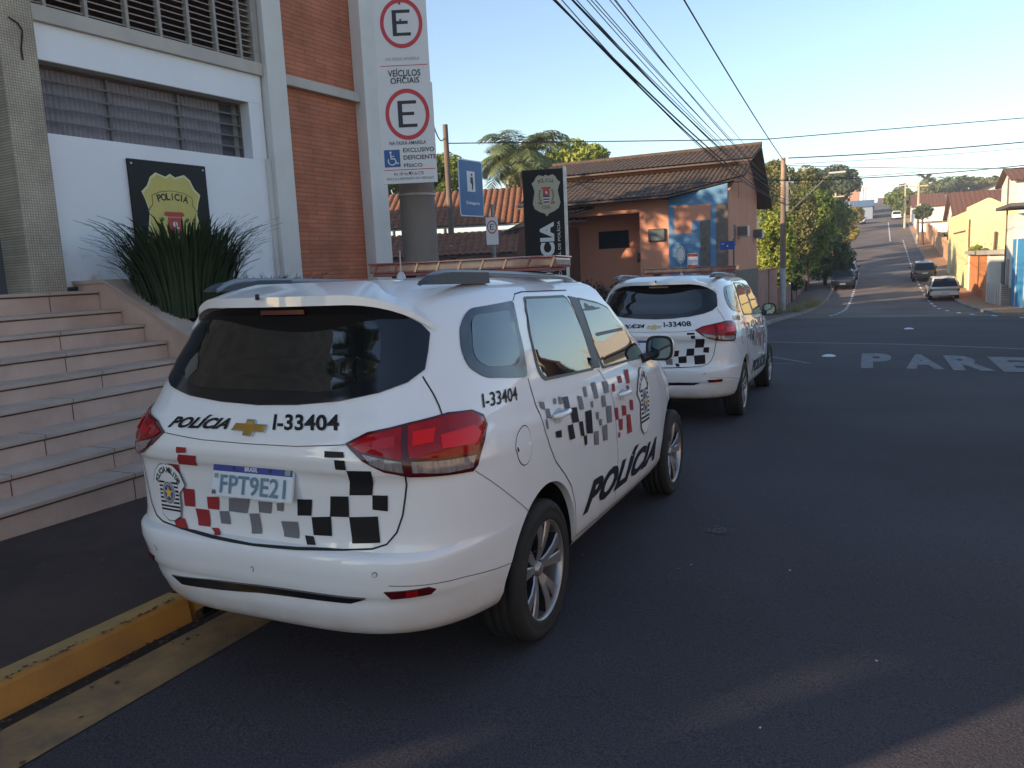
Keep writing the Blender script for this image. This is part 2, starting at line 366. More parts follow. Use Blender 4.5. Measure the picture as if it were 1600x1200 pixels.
RCH = [('r',[(-0.375,1.01),(-0.32,1.01),(-0.315,0.99),(-0.37,0.985)]),('r',[(-0.36,0.98),(-0.26,0.98),(-0.27,0.935),(-0.375,0.935)]),('r',[(-0.45,0.93),(-0.38,0.93),(-0.375,0.84),(-0.425,0.86)]),
('r',[(-0.375,0.83),(-0.31,0.83),(-0.315,0.755),(-0.375,0.755)]),('r',[(-0.245,0.805),(-0.18,0.81),(-0.185,0.755),(-0.245,0.755)]),('r',[(-0.315,0.75),(-0.24,0.75),(-0.235,0.68),(-0.3,0.68)]),('r',[(-0.23,0.678),(-0.19,0.68),(-0.17,0.655),(-0.2,0.653)]),('r',[(-0.455,0.70),(-0.38,0.70),(-0.355,0.662),(-0.425,0.66)]),
('g',[(-0.13,0.81),(-0.025,0.815),(-0.045,0.755),(-0.135,0.755)]),('g',[(-0.185,0.75),(-0.135,0.755),(-0.13,0.7),(-0.18,0.7)]),('g',[(-0.035,0.755),(0.01,0.76),(0.02,0.68),(-0.025,0.675)]),('g',[(0.01,0.81),(0.075,0.81),(0.065,0.765),(0.01,0.765)]),('g',[(0.095,0.81),(0.13,0.815),(0.125,0.78),(0.095,0.78)]),('g',[(0.11,0.74),(0.19,0.745),(0.195,0.68),(0.125,0.68)]),
('k',[(0.38,1.035),(0.46,1.035),(0.46,1.015),(0.375,1.012)]),('k',[(0.415,1.005),(0.46,1.005),(0.45,0.97),(0.405,0.97)]),('k',[(0.45,0.968),(0.55,0.97),(0.53,0.875),(0.435,0.87)]),('k',[(0.53,0.875),(0.59,0.875),(0.585,0.815),(0.525,0.82)]),('k',[(0.35,0.86),(0.43,0.865),(0.425,0.785),(0.34,0.78)]),
('k',[(0.195,0.835),(0.265,0.84),(0.255,0.775),(0.19,0.77)]),('k',[(0.255,0.77),(0.345,0.78),(0.345,0.705),(0.26,0.7)]),('k',[(0.425,0.785),(0.545,0.795),(0.55,0.695),(0.435,0.685)]),('k',[(0.22,0.695),(0.26,0.695),(0.275,0.665),(0.235,0.662)])]
SCH = [('g',[(1.525,1.1),(1.58,1.09),(1.585,1.055),(1.54,1.07)]),('g',[(1.59,1.06),(1.63,1.055),(1.65,1.01),(1.595,1.02)]),('g',[(1.58,1.02),(1.60,1.01),(1.615,.97),(1.595,.975)]),('g',[(1.7,1.09),(1.735,1.085),(1.725,1.06),(1.695,1.065)]),('g',[(1.765,1.09),(1.81,1.08),(1.8,1.05),(1.76,1.055)]),('b',[(1.815,1.08),(1.89,1.075),(1.89,1.02),(1.825,1.025)]),
('k',[(1.89,1.02),(1.985,1.01),(2.0,0.935),(1.915,0.945)]),('k',[(1.85,0.945),(1.915,0.94),(1.94,0.865),(1.87,0.87)]),('k',[(1.695,0.945),(1.765,0.94),(1.765,0.905),(1.7,0.915)]),('k',[(2.0,0.935),(2.05,0.93),(2.07,0.85),(2.02,0.86)]),('k',[(2.06,0.85),(2.105,0.85),(2.11,0.8),(2.075,0.8)]),('k',[(2.095,0.97),(2.19,0.965),(2.2,0.84),(2.105,0.855)]),
('g',[(2.025,1.06),(2.08,1.05),(2.085,0.985),(2.025,0.99)]),('g',[(2.14,1.09),(2.185,1.085),(2.165,1.035),(2.125,1.04)]),('g',[(2.27,1.095),(2.335,1.09),(2.33,1.005),(2.265,1.01)]),('g',[(2.445,1.08),(2.53,1.07),(2.52,1.01),(2.44,1.015)]),('g',[(2.38,1.01),(2.44,1.005),(2.44,0.945),(2.37,0.95)]),('g',[(2.44,0.945),(2.53,0.935),(2.535,0.84),(2.45,0.85)]),('g',[(2.26,0.94),(2.305,0.935),(2.305,0.895),(2.27,0.9)]),
('g',[(2.31,0.895),(2.355,0.89),(2.355,0.855),(2.315,0.86)]),('g',[(2.36,0.85),(2.445,0.845),(2.455,0.755),(2.38,0.765)]),('g',[(2.22,0.845),(2.295,0.835),(2.3,0.76),(2.23,0.77)]),('g',[(2.2,1.005),(2.235,1.005),(2.225,0.97),(2.2,0.975)]),
('r',[(2.59,1.045),(2.645,1.045),(2.63,1.0),(2.58,1.005)]),('r',[(2.88,1.095),(2.945,1.09),(2.93,1.01),(2.865,1.015)]),('r',[(2.73,1.075),(2.8,1.07),(2.785,1.03),(2.72,1.035)]),('r',[(2.59,0.91),(2.655,0.905),(2.665,0.835),(2.61,0.84)]),('r',[(2.735,0.905),(2.815,0.89),(2.825,0.835),(2.745,0.84)]),('r',[(2.9,0.915),(2.97,0.9),(2.975,0.84),(2.905,0.85)]),
('r',[(2.665,0.835),(2.745,0.825),(2.745,0.76),(2.685,0.765)]),('r',[(2.825,0.835),(2.905,0.825),(2.945,0.71),(2.85,0.715)]),('r',[(2.66,0.76),(2.7,0.75),(2.69,0.725),(2.665,0.725)]),('r',[(2.86,1.005),(2.90,1.0),(2.91,0.955),(2.87,0.96)])]

def shell():
    zs = [.285, .29, .296, .305, .32, .34, .36, .39, .42, .45, .47, .485, .50, .53, .56, .60, .625, .64, .65, .66, .675, .70, .74, .78, .82, .86, .90, .93, .945, .955, .97, .985, 1.0, 1.015, 1.03, 1.045, 1.06, 1.075, 1.09, 1.105, 1.12, 1.135, 1.15, 1.17, 1.2, 1.23, 1.27, 1.31, 1.35, 1.39, 1.43, 1.47, 1.5, 1.53, 1.55, 1.57, 1.585, 1.60]
    n = 190; ss = [SMAX * (i / n) for i in range(n + 1)]
    # refine the corners
    ring = [(-s) for s in ss[::-1]][1:] + ss[1:]           # -SMAX..SMAX without repeating the nose
    ring = [s for s in ring if s > -SMAX + 1e-6]
    vs = []; fs = []; m = len(ring)
    for z in zs:
        for s in ring: vs.append(Vector(S(s, z)))
    c = Vector((0, .55, 1.60))
    for k in range(1, 15):
        q = 1 - k / 15; h = .066 * (1 - q ** 6)
        for s in ring:
            p = Vector(S(s, 1.60)); vs.append(Vector((c.x + (p.x - c.x) * q, c.y + (p.y - c.y) * q, 1.60 + h)))
    rows = len(zs) + 14
    for j in range(rows - 1):
        for i in range(m): i2 = (i + 1) % m; fs.append((j * m + i, j * m + i2, (j + 1) * m + i2, (j + 1) * m + i))
    fs.append([(rows - 1) * m + i for i in range(m)]); fs.append([i for i in range(m)][::-1])
    me = bpy.data.meshes.new('body'); me.from_pydata(vs, [], fs)
    bm = bmesh.new(); bm.from_mesh(me); bmesh.ops.remove_doubles(bm, verts=bm.verts[:], dist=1e-5); bmesh.ops.recalc_face_normals(bm, faces=bm.faces[:]); bm.to_mesh(me); bm.free()
    o = bpy.data.objects.new('body', me); COL.objects.link(o)
    cut = MB()
    for y in (0, 2.62):
        for sg in (1, -1):
            prof = [(0, .50), (.385, .50), (.388, .835), (.402, .95), (0, .95)]
            cut.lathe([(r, sg * a) for r, a in prof], Matrix.Translation((0, y, .335)), seg=64)
    co = cut.build('cut', LINER, fix=True)
    bm = bmesh.new(); bm.from_mesh(co.data); bmesh.ops.remove_doubles(bm, verts=bm.verts[:], dist=1e-4); bmesh.ops.recalc_face_normals(bm, faces=bm.faces[:]); bm.to_mesh(co.data); bm.free()
    md = o.modifiers.new('b', 'BOOLEAN'); md.operation = 'DIFFERENCE'; md.object = co; md.solver = 'EXACT'
    dg = bpy.context.evaluated_depsgraph_get(); dg.update()
    me2 = bpy.data.meshes.new_from_object(o.evaluated_get(dg)); bpy.data.objects.remove(o); bpy.data.objects.remove(co)
    me2.materials.clear(); me2.materials.append(PAINT); me2.materials.append(LINER)
    for p in me2.polygons:
        c = p.center; p.use_smooth = True; p.material_index = 0
        for y in (0, 2.62):
            r = math.hypot(c.y - y, c.z - .335)
            if (r < .40 and abs(c.x) < .838 and abs(p.normal.x) < .6) or (abs(c.x) < .51 and abs(c.x) > .48 and r < .39): p.material_index = 1
        if c.z < .288: p.material_index = 1
    me2.set_sharp_from_angle(angle=R_(38))
    return me2

def wheel(parent, x, y, sg):
    w = MB(); M = Matrix.Translation((x, y, .322)) @ (Matrix.Rotation(0, 4, 'Z') if sg > 0 else Matrix.Rotation(math.pi, 4, 'Z'))
    ty = MB()
    prof = [(.222, -.105), (.262, -.108), (.300, -.100), (.314, -.088), (.3225, -.070), (.3225, -.048), (.316, -.046), (.316, -.040), (.3225, -.038), (.3225, -.004), (.316, -.002), (.316, .004), (.3225, .006), (.3225, .038), (.316, .040), (.316, .046), (.3225, .048), (.3225, .070), (.314, .088), (.300, .099), (.275, .105), (.272, .102), (.262, .103), (.24, .104), (.228, .098), (.222, .090)]
    ty.lathe(prof, M, seg=72, closed=True)
    ty.build('tyre', RUBBER)
    t = bpy.context.scene.collection.objects[-1]
    root = bpy.data.objects.new('wheel', None); COL.objects.link(root); root.parent = parent; root.empty_display_size = .1
    t.parent = root
    r = MB()
    r.lathe([(.214, -.10), (.214, .02), (.218, .06), (.218, .088), (.2225, .094), (.226, .098), (.229, .096), (.229, .09), (.2215, .085), (.2215, -.10)], M, seg=60, closed=True, mi=0)
    r.lathe([(.001, .020), (.05, .020), (.20, -.015), (.214, -.02)], M, seg=40, mi=1)
    r.lathe([(.001, .072), (.028, .072), (.031, .068), (.033, .055), (.058, .050), (.064, .03)], M, seg=32, mi=0)
    for k in range(5):
        for dd in (-1, 1):
            a0 = 2 * math.pi * k / 5 + .2; rows = []
            for rr, ang, wd, x0, x1 in ((.035, .12, .016, .058, .030), (.09, .17, .020, .074, .030), (.15, .20, .024, .084, .030), (.217, .235, .031, .086, .035)):
                th = a0 + dd * ang * (1.2 if rr < .05 else 1); c, s_ = math.cos(th), math.sin(th)
                ctr = Vector((0, rr * c, rr * s_)); tn = Vector((0, -s_, c))
                rows.append([ctr + tn * wd + Vector((x0 - .006, 0, 0)), ctr + tn * (wd - .005) + Vector((x0, 0, 0)), ctr - tn * (wd - .005) + Vector((x0, 0, 0)), ctr - tn * wd + Vector((x0 - .006, 0, 0)), ctr - tn * wd + Vector((x1, 0, 0)), ctr + tn * wd + Vector((x1, 0, 0))])
            vs = [M @ p for rw in rows for p in rw]
            for i in range(3):
                b = i * 6
                for j in range(6):
                    j2 = (j + 1) % 6; r.add([vs[b + j], vs[b + j2], vs[b + 6 + j2], vs[b + 6 + j]], [(0, 1, 2, 3)], 0 if j in (0, 1, 2) else 1)
        a = 2 * math.pi * (k + .5) / 5 + .2
        r.lathe([(.001, .062), (.007, .062), (.0085, .058), (.0085, .04)], M @ Matrix.Translation((0, .045 * math.cos(a), .045 * math.sin(a))), seg=8, mi=2)
    rm = r.build('rim', [ALLOY, ALLOYD, DCHROME], root, fix=True)
    d = MB(); d.lathe([(.05, .0), (.135, .0), (.135, -.02), (.05, -.02)], M, seg=40, closed=True); d.build('brake_disc', mat('brake_disc', (.10, .095, .09), rough=.4, metal=.8), root)
    return root
def mirror_pts(pts): return [(-a, b) for a, b in pts[::-1]]

def crest(mb, s0, z0, w, h, sgn=1, off=.007):
    """round force badge on the skin: shield field, arc of letters, bars and star"""
    def P(a, b, o=0): return SP(s0 + sgn * a * w / 2, z0 + b * h / 2, off + o)
    def disc(rx, ry, mi, o, n=28, cx=0, cy=0): shp([(cx + rx * math.cos(2 * math.pi * k / n), cy + ry * math.sin(2 * math.pi * k / n)) for k in range(n)], mi, o)
    def shp(pts, mi, o): patch(mb, [(s0 + sgn * a * w / 2, z0 + b * h / 2) for a, b in pts], mi, off + o, .02, rim=0)
    out = [(-.18, -1), (.18, -1), (.55, -.8), (.62, -.35), (.60, 0), (.98, .30), (.75, .72), (.42, .93), (0, 1), (-.42, .93), (-.75, .72), (-.98, .30), (-.60, 0), (-.62, -.35), (-.55, -.8)]
    shp([(a * 1.04, b * 1.03) for a, b in out], 3, 0); shp(out, 0, .0008)
    disc(.60, .02, 3, .0014, cy=.02)
    for i, b in enumerate((.34, .20, .06, -.08, -.22, -.36, -.50, -.62)):
        shp([(-.58, b - .035), (.58, b - .035), (.58, b + .035), (-.58, b + .035)], 1, .0014)
    disc(.40, .42, 0, .0020, cy=-.02); disc(.37, .39, 3, .0024, cy=-.02); disc(.34, .36, 2, .0028, cy=-.02); disc(.25, .27, 4, .0032, cy=-.02)
    st = []
    for k in range(10):
        rr = .26 if k % 2 == 0 else .11; a = math.pi / 2 + k * math.pi / 5; st.append((rr * math.cos(a), -.02 + rr * math.sin(a)))
    mb.add([P(a, b, .0042) for a, b in st] + [P(0, -.02, .0042)], [((i, (i + 1) % 10, 10) if sgn > 0 else ((i + 1) % 10, i, 10)) for i in range(10)], 5)
    t = 'POLÍCIA MILITAR'
    for i, ch in enumerate(t):
        if ch == ' ': continue
        th = R_(158 - (158 - 22) * (i + .5) / len(t)); vs, fs, asp = text2d(ch, 0, .03); sz = .21; wd = sz * min(asp, .8)
        c, d = math.cos(th), math.sin(th)
        q = [P(c * .74 + d * (a - .5) * wd + c * (b - .5) * sz, .06 + d * .74 - c * (a - .5) * wd + d * (b - .5) * sz, .002) for a, b in vs]
        mb.add(q, fs if sgn > 0 else [f[::-1] for f in fs], 1)
CRM = [WHITEV, VK, mat('crest_grey', (.30, .32, .38), rough=.4), mat('crest_line', (.10, .10, .11), rough=.4), mat('crest_blue', (.05, .06, .28), rough=.4), YEL]

def lettering(root, num, plate):
    def word(*a, **k): m = MB(); sztext(m, *a, **k); m.build('lettering', VK, root)
    word('POLÍCIA', (-.462, 1.135), (-.128, 1.140), (-.138, 1.088), (-.472, 1.080), shear=.35, bold=.045)
    word(num, (.125, 1.152), (.445, 1.16), (.445, 1.105), (.125, 1.095), bold=.03)
    for sg in (1, -1):
        if sg > 0:
            word(num, (1.03, 1.195), (1.30, 1.19), (1.31, 1.135), (1.04, 1.142), bold=.012)
            word('POLÍCIA', (2.13, .625), (3.63, .59), (3.56, .40), (2.06, .435), shear=.35, bold=.05, cut=24)
        else:
            word(num, (-1.30, 1.19), (-1.03, 1.195), (-1.04, 1.142), (-1.31, 1.135), bold=.012)
            word('POLÍCIA', (-3.60, .59), (-2.10, .625), (-2.17, .435), (-3.67, .40), shear=.35, bold=.05, cut=24)
    # plate
    p = MB(); T = Matrix.Translation((.012, -.918, .893)) @ Matrix.Rotation(R_(-12), 4, 'X')
    p.box(-.2, .2, 0, .012, -.065, .065, 0, T, bev=.003)
    F = Face2D(p, T @ Vector((-.2, -.001, -.065)), (1, 0, 0), T.to_3x3() @ Vector((0, 0, 1)))
    F.rect(.003, .098, .397, .128, 1, .001); F.text('BRASIL', .165, .104, .065, .017, 2, .002, bold=.02); F.rect(.362, .102, .388, .124, 3, .0016); F.rect(.012, .07, .032, .088, 3, .0016); F.text('BR', .006, .006, .022, .017, 4, .002, bold=.02)
    for x in (.11, .29): F.disc(x, .112, .006, 5, .003)
    pl = p.build('license_plate', [WHITEP, BLUEP, WHITEV, mat('plate_stamp', (.25, .3, .25), rough=.5), VK, BLACK], root)
    q = MB(); F = Face2D(q, T @ Vector((-.2, -.001, -.065)), (1, 0, 0), T.to_3x3() @ Vector((0, 0, 1))); plate and F.text(plate, .045, .012, .325, .074, 0, .0028, bold=.015); plate and q.build('plate_characters', PLTXT, pl)

def make_police_car():
    root = empty('police_car', (0, 0, 0))
    body = bpy.data.objects.new('body', shell()); COL.objects.link(body); body.parent = root
    # under-tray
    # glass
    wt = [(-.145, 1.572), (.145, 1.572), (.485, 1.56), (.63, 1.54), (.705, 1.51), (.765, 1.475), (.797, 1.44), (.785, 1.37), (.768, 1.31), (.705, 1.268), (.6, 1.235), (.435, 1.205), (.24, 1.187), (0, 1.18)]
    win = wt + [(-a, b) for a, b in wt[::-1] if a > .2]
    g = MB(); patch(g, win, 0, .006, .04); rw = g.build('rear_window', FRIT, root)
    g = MB(); inn = rounded([(-.60, 1.52), (.60, 1.52), (.615, 1.30), (.40, 1.235), (-.40, 1.235), (-.615, 1.30)], .09); patch(g, inn, 0, .0075, .04, rim=.001); g.build('glass_pane', TINT, rw)
    g = MB(); g.box(-.11, .11, -.005, .005, -.009, .009, 0, Matrix.Translation(SP(0, 1.53, .012))); g.build('brake_light', mat('high_brake_lens', (.12, .012, .01), rough=.2), rw)
    q = rounded([(.938, 1.46), (1.0, 1.525), (1.41, 1.545), (1.425, 1.40), (1.435, 1.212), (1.07, 1.25), (.965, 1.30), (.935, 1.37)], .04)
    qi = rounded([(1.01, 1.495), (1.36, 1.505), (1.385, 1.40), (1.365, 1.27), (1.08, 1.29), (1.0, 1.33)], .05)
    rd = rounded([(1.575, 1.545), (2.32, 1.54), (2.362, 1.40), (2.365, 1.165), (1.63, 1.19), (1.575, 1.225), (1.548, 1.35)], .03)
    fd = rounded([(2.50, 1.525), (2.80, 1.49), (3.17, 1.405), (3.50, 1.30), (3.80, 1.17), (3.5, 1.135), (2.52, 1.155), (2.49, 1.30)], .03)
    for sg in (1, -1):
        mr = (lambda L: L) if sg > 0 else mirror_pts
        g = MB(); patch(g, mr(q), 0, .005, .06); o = g.build('quarter_window', FRITB, root)
        g = MB(); patch(g, mr(qi), 0, .0065, .06, rim=.001); g.build('glass_pane', QIN, o)
        def grow(L, d):
            cx = sum(a for a, b in L) / len(L); cz = sum(b for a, b in L) / len(L)
            return [(a + d * (1 if a > cx else -1), b + d * (1 if b > cz else -1)) for a, b in L]
        for L in (rd, fd):
            g = MB(); patch(g, mr(grow(L, .014)), 0, .004, .08); o = g.build('window_frame', GREY, root)
            g = MB(); patch(g, mr(L), 0, .0055, .08, rim=.001); g.build('window_glass', TINTSIDE, o)
        g = MB(); patch(g, mr([(2.375, 1.548), (2.485, 1.535), (2.478, 1.152), (2.382, 1.158)]), 0, .0045, .06); g.build('door_pillar', GREY, root)
    g = MB(); ws = [(SMAX - .55, 1.14), (SMAX - .02, 1.14), (SMAX - .02, 1.57), (SMAX - .75, 1.57), (SMAX - .95, 1.30)]
    patch(g, ws, 0, .006, .08); patch(g, mirror_pts(ws), 0, .006, .08); g.build('windscreen', TINT, root)
    # seams
    sm = MB()
    seam(sm, [(.76, 1.285), (.80, 1.22), (.835, 1.14)], mirror=True, w=.006); seam(sm, [(.672, .955), (.655, .87), (.64, .80), (.615, .735), (.575, .69), (.52, .672), (.40, .66), (.2, .65), (0, .645)], mirror=True, w=.007)
    seam(sm, [(0, 1.042), (.25, 1.045), (.47, 1.06)], mirror=True, w=.003)
    seam(sm, [(1.41, 1.545), (1.47, 1.575), (1.605, 1.583), (2.435, 1.58)], mirror=True); seam(sm, [(1.43, 1.21), (1.447, 1.165), (1.49, 1.09), (1.56, 1.0), (1.62, .89), (1.68, .81), (1.80, .72), (1.89, .64), (1.92, .54), (1.915, .36)], mirror=True, w=.006)
    seam(sm, [(1.605, .583), (1.605, .583)])
    seam(sm, [(2.435, 1.15), (2.47, 1.12), (2.545, 1.045), (2.60, .90), (2.63, .75), (2.66, .62), (2.655, .50), (2.64, .34)], mirror=True); seam(sm, [(3.70, 1.13), (3.76, 1.0), (3.80, .85), (3.80, .60), (3.78, .34)], mirror=True)
    seam(sm, [(1.92, .352), (2.6, .335), (3.9, .30)], mirror=True, w=.005)
    seam(sm, [(.96, .925), (1.15, .80), (1.37, .66), (1.50, .55)], mirror=True, w=.0025); seam(sm, [(.62, .545), (.905, .525), (1.2, .475), (1.42, .45)], mirror=True, w=.003)
    n = 28; fc = [(1.345 + .075 * math.cos(2 * math.pi * k / n), .948 + .082 * math.sin(2 * math.pi * k / n)) for k in range(n + 1)]
    seam(sm, fc, w=.0035); sm.build('panel_gaps', SEAM, root)
    g = MB(); fcd = [(a - .072 + .0, b) for a, b in fc[:-1]]; patch(g, [(1.345 + .072 * math.cos(2 * math.pi * k / n), .948 + .079 * math.sin(2 * math.pi * k / n)) for k in range(n)], 0, .003, .05); patch(g, [(1.285 + .007 * math.cos(k), .945 + .012 * math.sin(k)) for k in (0, 1, 2, 3, 4, 5)], 1, .005, .05); g.build('fuel_flap', [PAINT, BLACK], root)
    # spoiler over the rear window
    sp = MB(); NS = 60; rows = []
    for i in range(NS + 1):
        t = -1 + 2 * i / NS; s = .815 * t; a = abs(s)
        k = max(0, min(1, (a - .50) / .315)); zl = 1.572 - .115 * k ** 2; zt = 1.62 - .135 * k ** 2.4
        o = .150 * max(0, 1 - (a / .74) ** 2.6) + .014
        lip = SP(s, min(zl, 1.6), 0); nn = Vector((s * .4, -1, 0)).normalized() if a < .5 else Vector((math.copysign(.25 + .6 * k, s), -1 + .5 * k, 0)).normalized()
        top = SP(s, min(zt, 1.6), .004)
        if zt > 1.6: top = top + Vector((0, .07, .050)) * ((zt - 1.6) / .02)
        L = lip + nn * o; 
        rows.append([top, top * .45 + L * .55 + Vector((0, 0, .016 * (1 - k) + .004)), L + Vector((0, 0, .012 + .014 * (1 - k))), L - Vector((0, 0, .012 - .004 * k)), lip + nn * .012 - Vector((0, 0, .012 * (1 - k)))])
    vs = [p for r in rows for p in r]; fs = []
    for i in range(NS):
        for j in range(4): fs.append((i * 5 + j, (i + 1) * 5 + j, (i + 1) * 5 + j + 1, i * 5 + j + 1))
    sp.add(vs, fs, 0, True); so = sp.build('roof_spoiler', PAINT, root, fix=True); so.data.set_sharp_from_angle(angle=R_(40))
    nz = MB(); Mz = Matrix.Translation((0, -.80, 1.60)); nz.lathe([(.001, -.012), (.008, -.01), (.009, .01), (.001, .012)], Mz @ Matrix.Rotation(R_(90), 4, 'Y'), seg=10); nz.build('washer_nozzle', BLACK, so)
    # tail lights
    TL = [(.472, 1.062), (.56, 1.102), (.71, 1.130), (.855, 1.150), (.97, 1.145), (1.035, 1.120), (1.062, 1.08), (1.03, 1.02), (.985, .95), (.945, .926), (.83, .935), (.685, .948), (.60, .965), (.53, 1.005)]
    for sg in (1, -1):
        mr = (lambda L: L) if sg > 0 else mirror_pts
        g = MB(); patch(g, mr(TL), 0, .007, .03, rim=.015); t = g.build('tail_light', REDD, root)
        g = MB(); patch(g, mr([(.492, 1.060), (.57, 1.092), (.682, 1.116), (.674, 1.006), (.60, 1.022), (.535, 1.036)]), 0, .010, .03, rim=.004, bulge=.004)
        patch(g, mr([(.704, 1.120), (.85, 1.140), (.965, 1.136), (1.028, 1.108), (1.048, 1.078), (.985, .996), (.83, 1.0), (.700, 1.010)]), 0, .010, .03, rim=.004, bulge=.004); g.build('red_lens', REDL, t)
        g = MB(); patch(g, mr([(.72, 1.095), (.80, 1.103), (.79, 1.055), (.716, 1.05)]), 0, .017, .03, rim=.004); patch(g, mr([(.82, 1.075), (.97, 1.09), (1.01, 1.06), (.975, 1.025), (.82, 1.03)]), 0, .017, .03, rim=.004); patch(g, mr([(.56, 1.066), (.66, 1.086), (.656, 1.05), (.58, 1.046)]), 1, .017, .03, rim=.004); g.build('lamp_bowl', [REDB, mat('mid_red_lens', (.40, .005, .01), rough=.15, coat=.15)], t)
        g = MB(); patch(g, mr([(.535, 1.028), (.60, 1.014), (.672, 1.0), (.668, .962), (.605, .976), (.56, .995)]), 0, .010, .02, rim=.004)
        patch(g, mr([(.705, 1.0), (.84, .99), (.978, .985), (.95, .945), (.83, .948), (.70, .96)]), 0, .010, .02, rim=.004); g.build('reverse_lens', CLEAR, t)
    # rear decals, seen on the tailgate
    chk = MB(); MI = dict(r=0, g=1, k=2, b=3)
    for c, L in RCH: patch(chk, L, MI[c], .0035, .025, rim=0)
    for c, L in SCH:
        patch(chk, L, MI[c], .004, .06, rim=0); patch(chk, [(-a, b) for a, b in L], MI[c], .004, .06, rim=0)
    chk.build('checker_livery', [VR, VG, VK, VB], root)
    cr = MB(); crest(cr, -.452, .808, .20, .245, 1, .010); cr.build('force_crest', CRM, root)
    cr = MB(); crest(cr, 3.25, .86, .34, .42, 1, .007); cr.build('force_crest', CRM, root); cr = MB(); crest(cr, -3.25, .86, .34, .42, 1, .007); cr.build('force_crest', CRM, root)
    # bow-shaped badge
    b = MB()
    def bow(k, o0, o1, mi):
        P = [(-.100, -.014), (-.030, -.014), (-.026, -.030), (.026, -.030), (.030, -.014), (.088, -.014), (.100, .014), (.030, .014), (.026, .030), (-.026, .030), (-.030, .014), (-.088, .014)]
        P = [(a * k[0], c * k[1]) for a, c in P]; b.prism(P, lambda x, z: SP(x, 1.098 + z, o1), lambda x, z: SP(x, 1.098 + z, o0), mi)
    bow((1, 1), .001, .012, 0); bow((.90, .76), .012, .0145, 1); b.build('emblem', [CHROME, GOLD], root)
    # bumper trim, reflectors, sensors
    g = MB(); patch(g, [(-.53, .452), (-.30, .468), (0, .482), (.3, .490), (.54, .492), (.49, .462), (.25, .456), (0, .448), (-.25, .434), (-.48, .424)], 0, .008, .05); g.build('bumper_trim', DCHROME, root)
    for sg in (1, -1):
        mr = (lambda L: L) if sg > 0 else mirror_pts
        g = MB(); patch(g, mr([(.605, .520), (.76, .525), (.785, .512), (.765, .496), (.63, .492)]), 0, .006, .05); o = g.build('rear_reflector', REDD, root)
        g = MB(); patch(g, mr([(.68, .518), (.72, .52), (.72, .498), (.68, .497)]), 0, .009, .05, rim=.002); g.build('reflex_insert', REDL, o)
    for s, z in ((-.56, .565), (0, .55), (.565, .59)):
        g = MB(); k = 14; pts = [(s + .011 * math.cos(2 * math.pi * i / k), z + .011 * math.sin(2 * math.pi * i / k)) for i in range(k)]; patch(g, pts, 1, .0015, .1, rim=0); patch(g, [(s + (a - s) * .75, z + (b_ - z) * .75) for a, b_ in pts], 0, .004, .1, rim=.002); g.build('parking_sensor', [PAINT, SEAM], root)
    # lower bumper lip
    g = MB()
    # door handles
    for s, z in ((1.745, 1.008), (2.765, .965)):
        for sg in (1, -1):
            g = MB(); pts = [(s + .062 * math.cos(2 * math.pi * k / 18), z + .034 * math.sin(2 * math.pi * k / 18)) for k in range(18)]; mr = (lambda L: L) if sg > 0 else mirror_pts
            patch(g, mr(pts), 1, .003, .04, rim=0)
            A = [SP(sg * (s - .095 + .19 * i / 8), z + .008, .010 + .030 * math.sin(math.pi * i / 8) ** .5) for i in range(9)]; g.tube(A, [.010] + [.0135] * 7 + [.010], seg=8, mi=0); g.build('door_handle', [PAINT, mat('handle_recess_shade', (.45, .46, .48), rough=.4)], root)  # grey oval paints the shade of the hollow behind the handle
    # mirrors
    for sg in (1, -1):
        mm = MB(); bm = bmesh.new(); bmesh.ops.create_uvsphere(bm, u_segments=20, v_segments=12, radius=1)
        vs = []
        for v in bm.verts:
            x, y, z = v.co; sq = lambda t, p: math.copysign(abs(t) ** p, t)
            x, z = sq(x, .62), sq(z, .62); y2 = -.035 if y < 0 else y * .11 - .0
            if y < 0: y2 = -.035 - .004 * (1 - abs(x)) 
            vs.append(Vector((sg * (.905 + .088 * x), 2.0 + y2, 1.17 + .080 * z - .01 * x)))
        bm.verts.index_update(); fs = [[v.index for v in f.verts] for f in bm.faces]; bm.free()
        mm.add(vs, fs, 0, True)
        mm.tube([SP(sg * 3.55, 1.12, -.01), (sg * .86, 2.0, 1.12)], [.035, .022], seg=8, mi=1)
        o = mm.build('side_mirror', [PAINT if False else PAINT, BLACK], root, fix=True)
        hs = MB(); pts = [(math.cos(2 * math.pi * k / 24), math.sin(2 * math.pi * k / 24)) for k in range(24)]; sq = lambda t, p: math.copysign(abs(t) ** p, t)
        hs.add([(sg * (.905 + .0925 * sq(a, .6)), 1.9525, 1.17 + .084 * sq(b_, .6)) for a, b_ in pts], [list(range(24)) if sg > 0 else list(range(24))[::-1]], 1)
        hs.add([(sg * (.905 + .075 * sq(a, .6)), 1.9505, 1.17 + .068 * sq(b_, .6)) for a, b_ in pts], [list(range(24)) if sg > 0 else list(range(24))[::-1]], 0)
        hs.build('mirror_glass', [mat('mirror_glass', (.10, .13, .16), rough=.05, metal=1), BLACK], o)
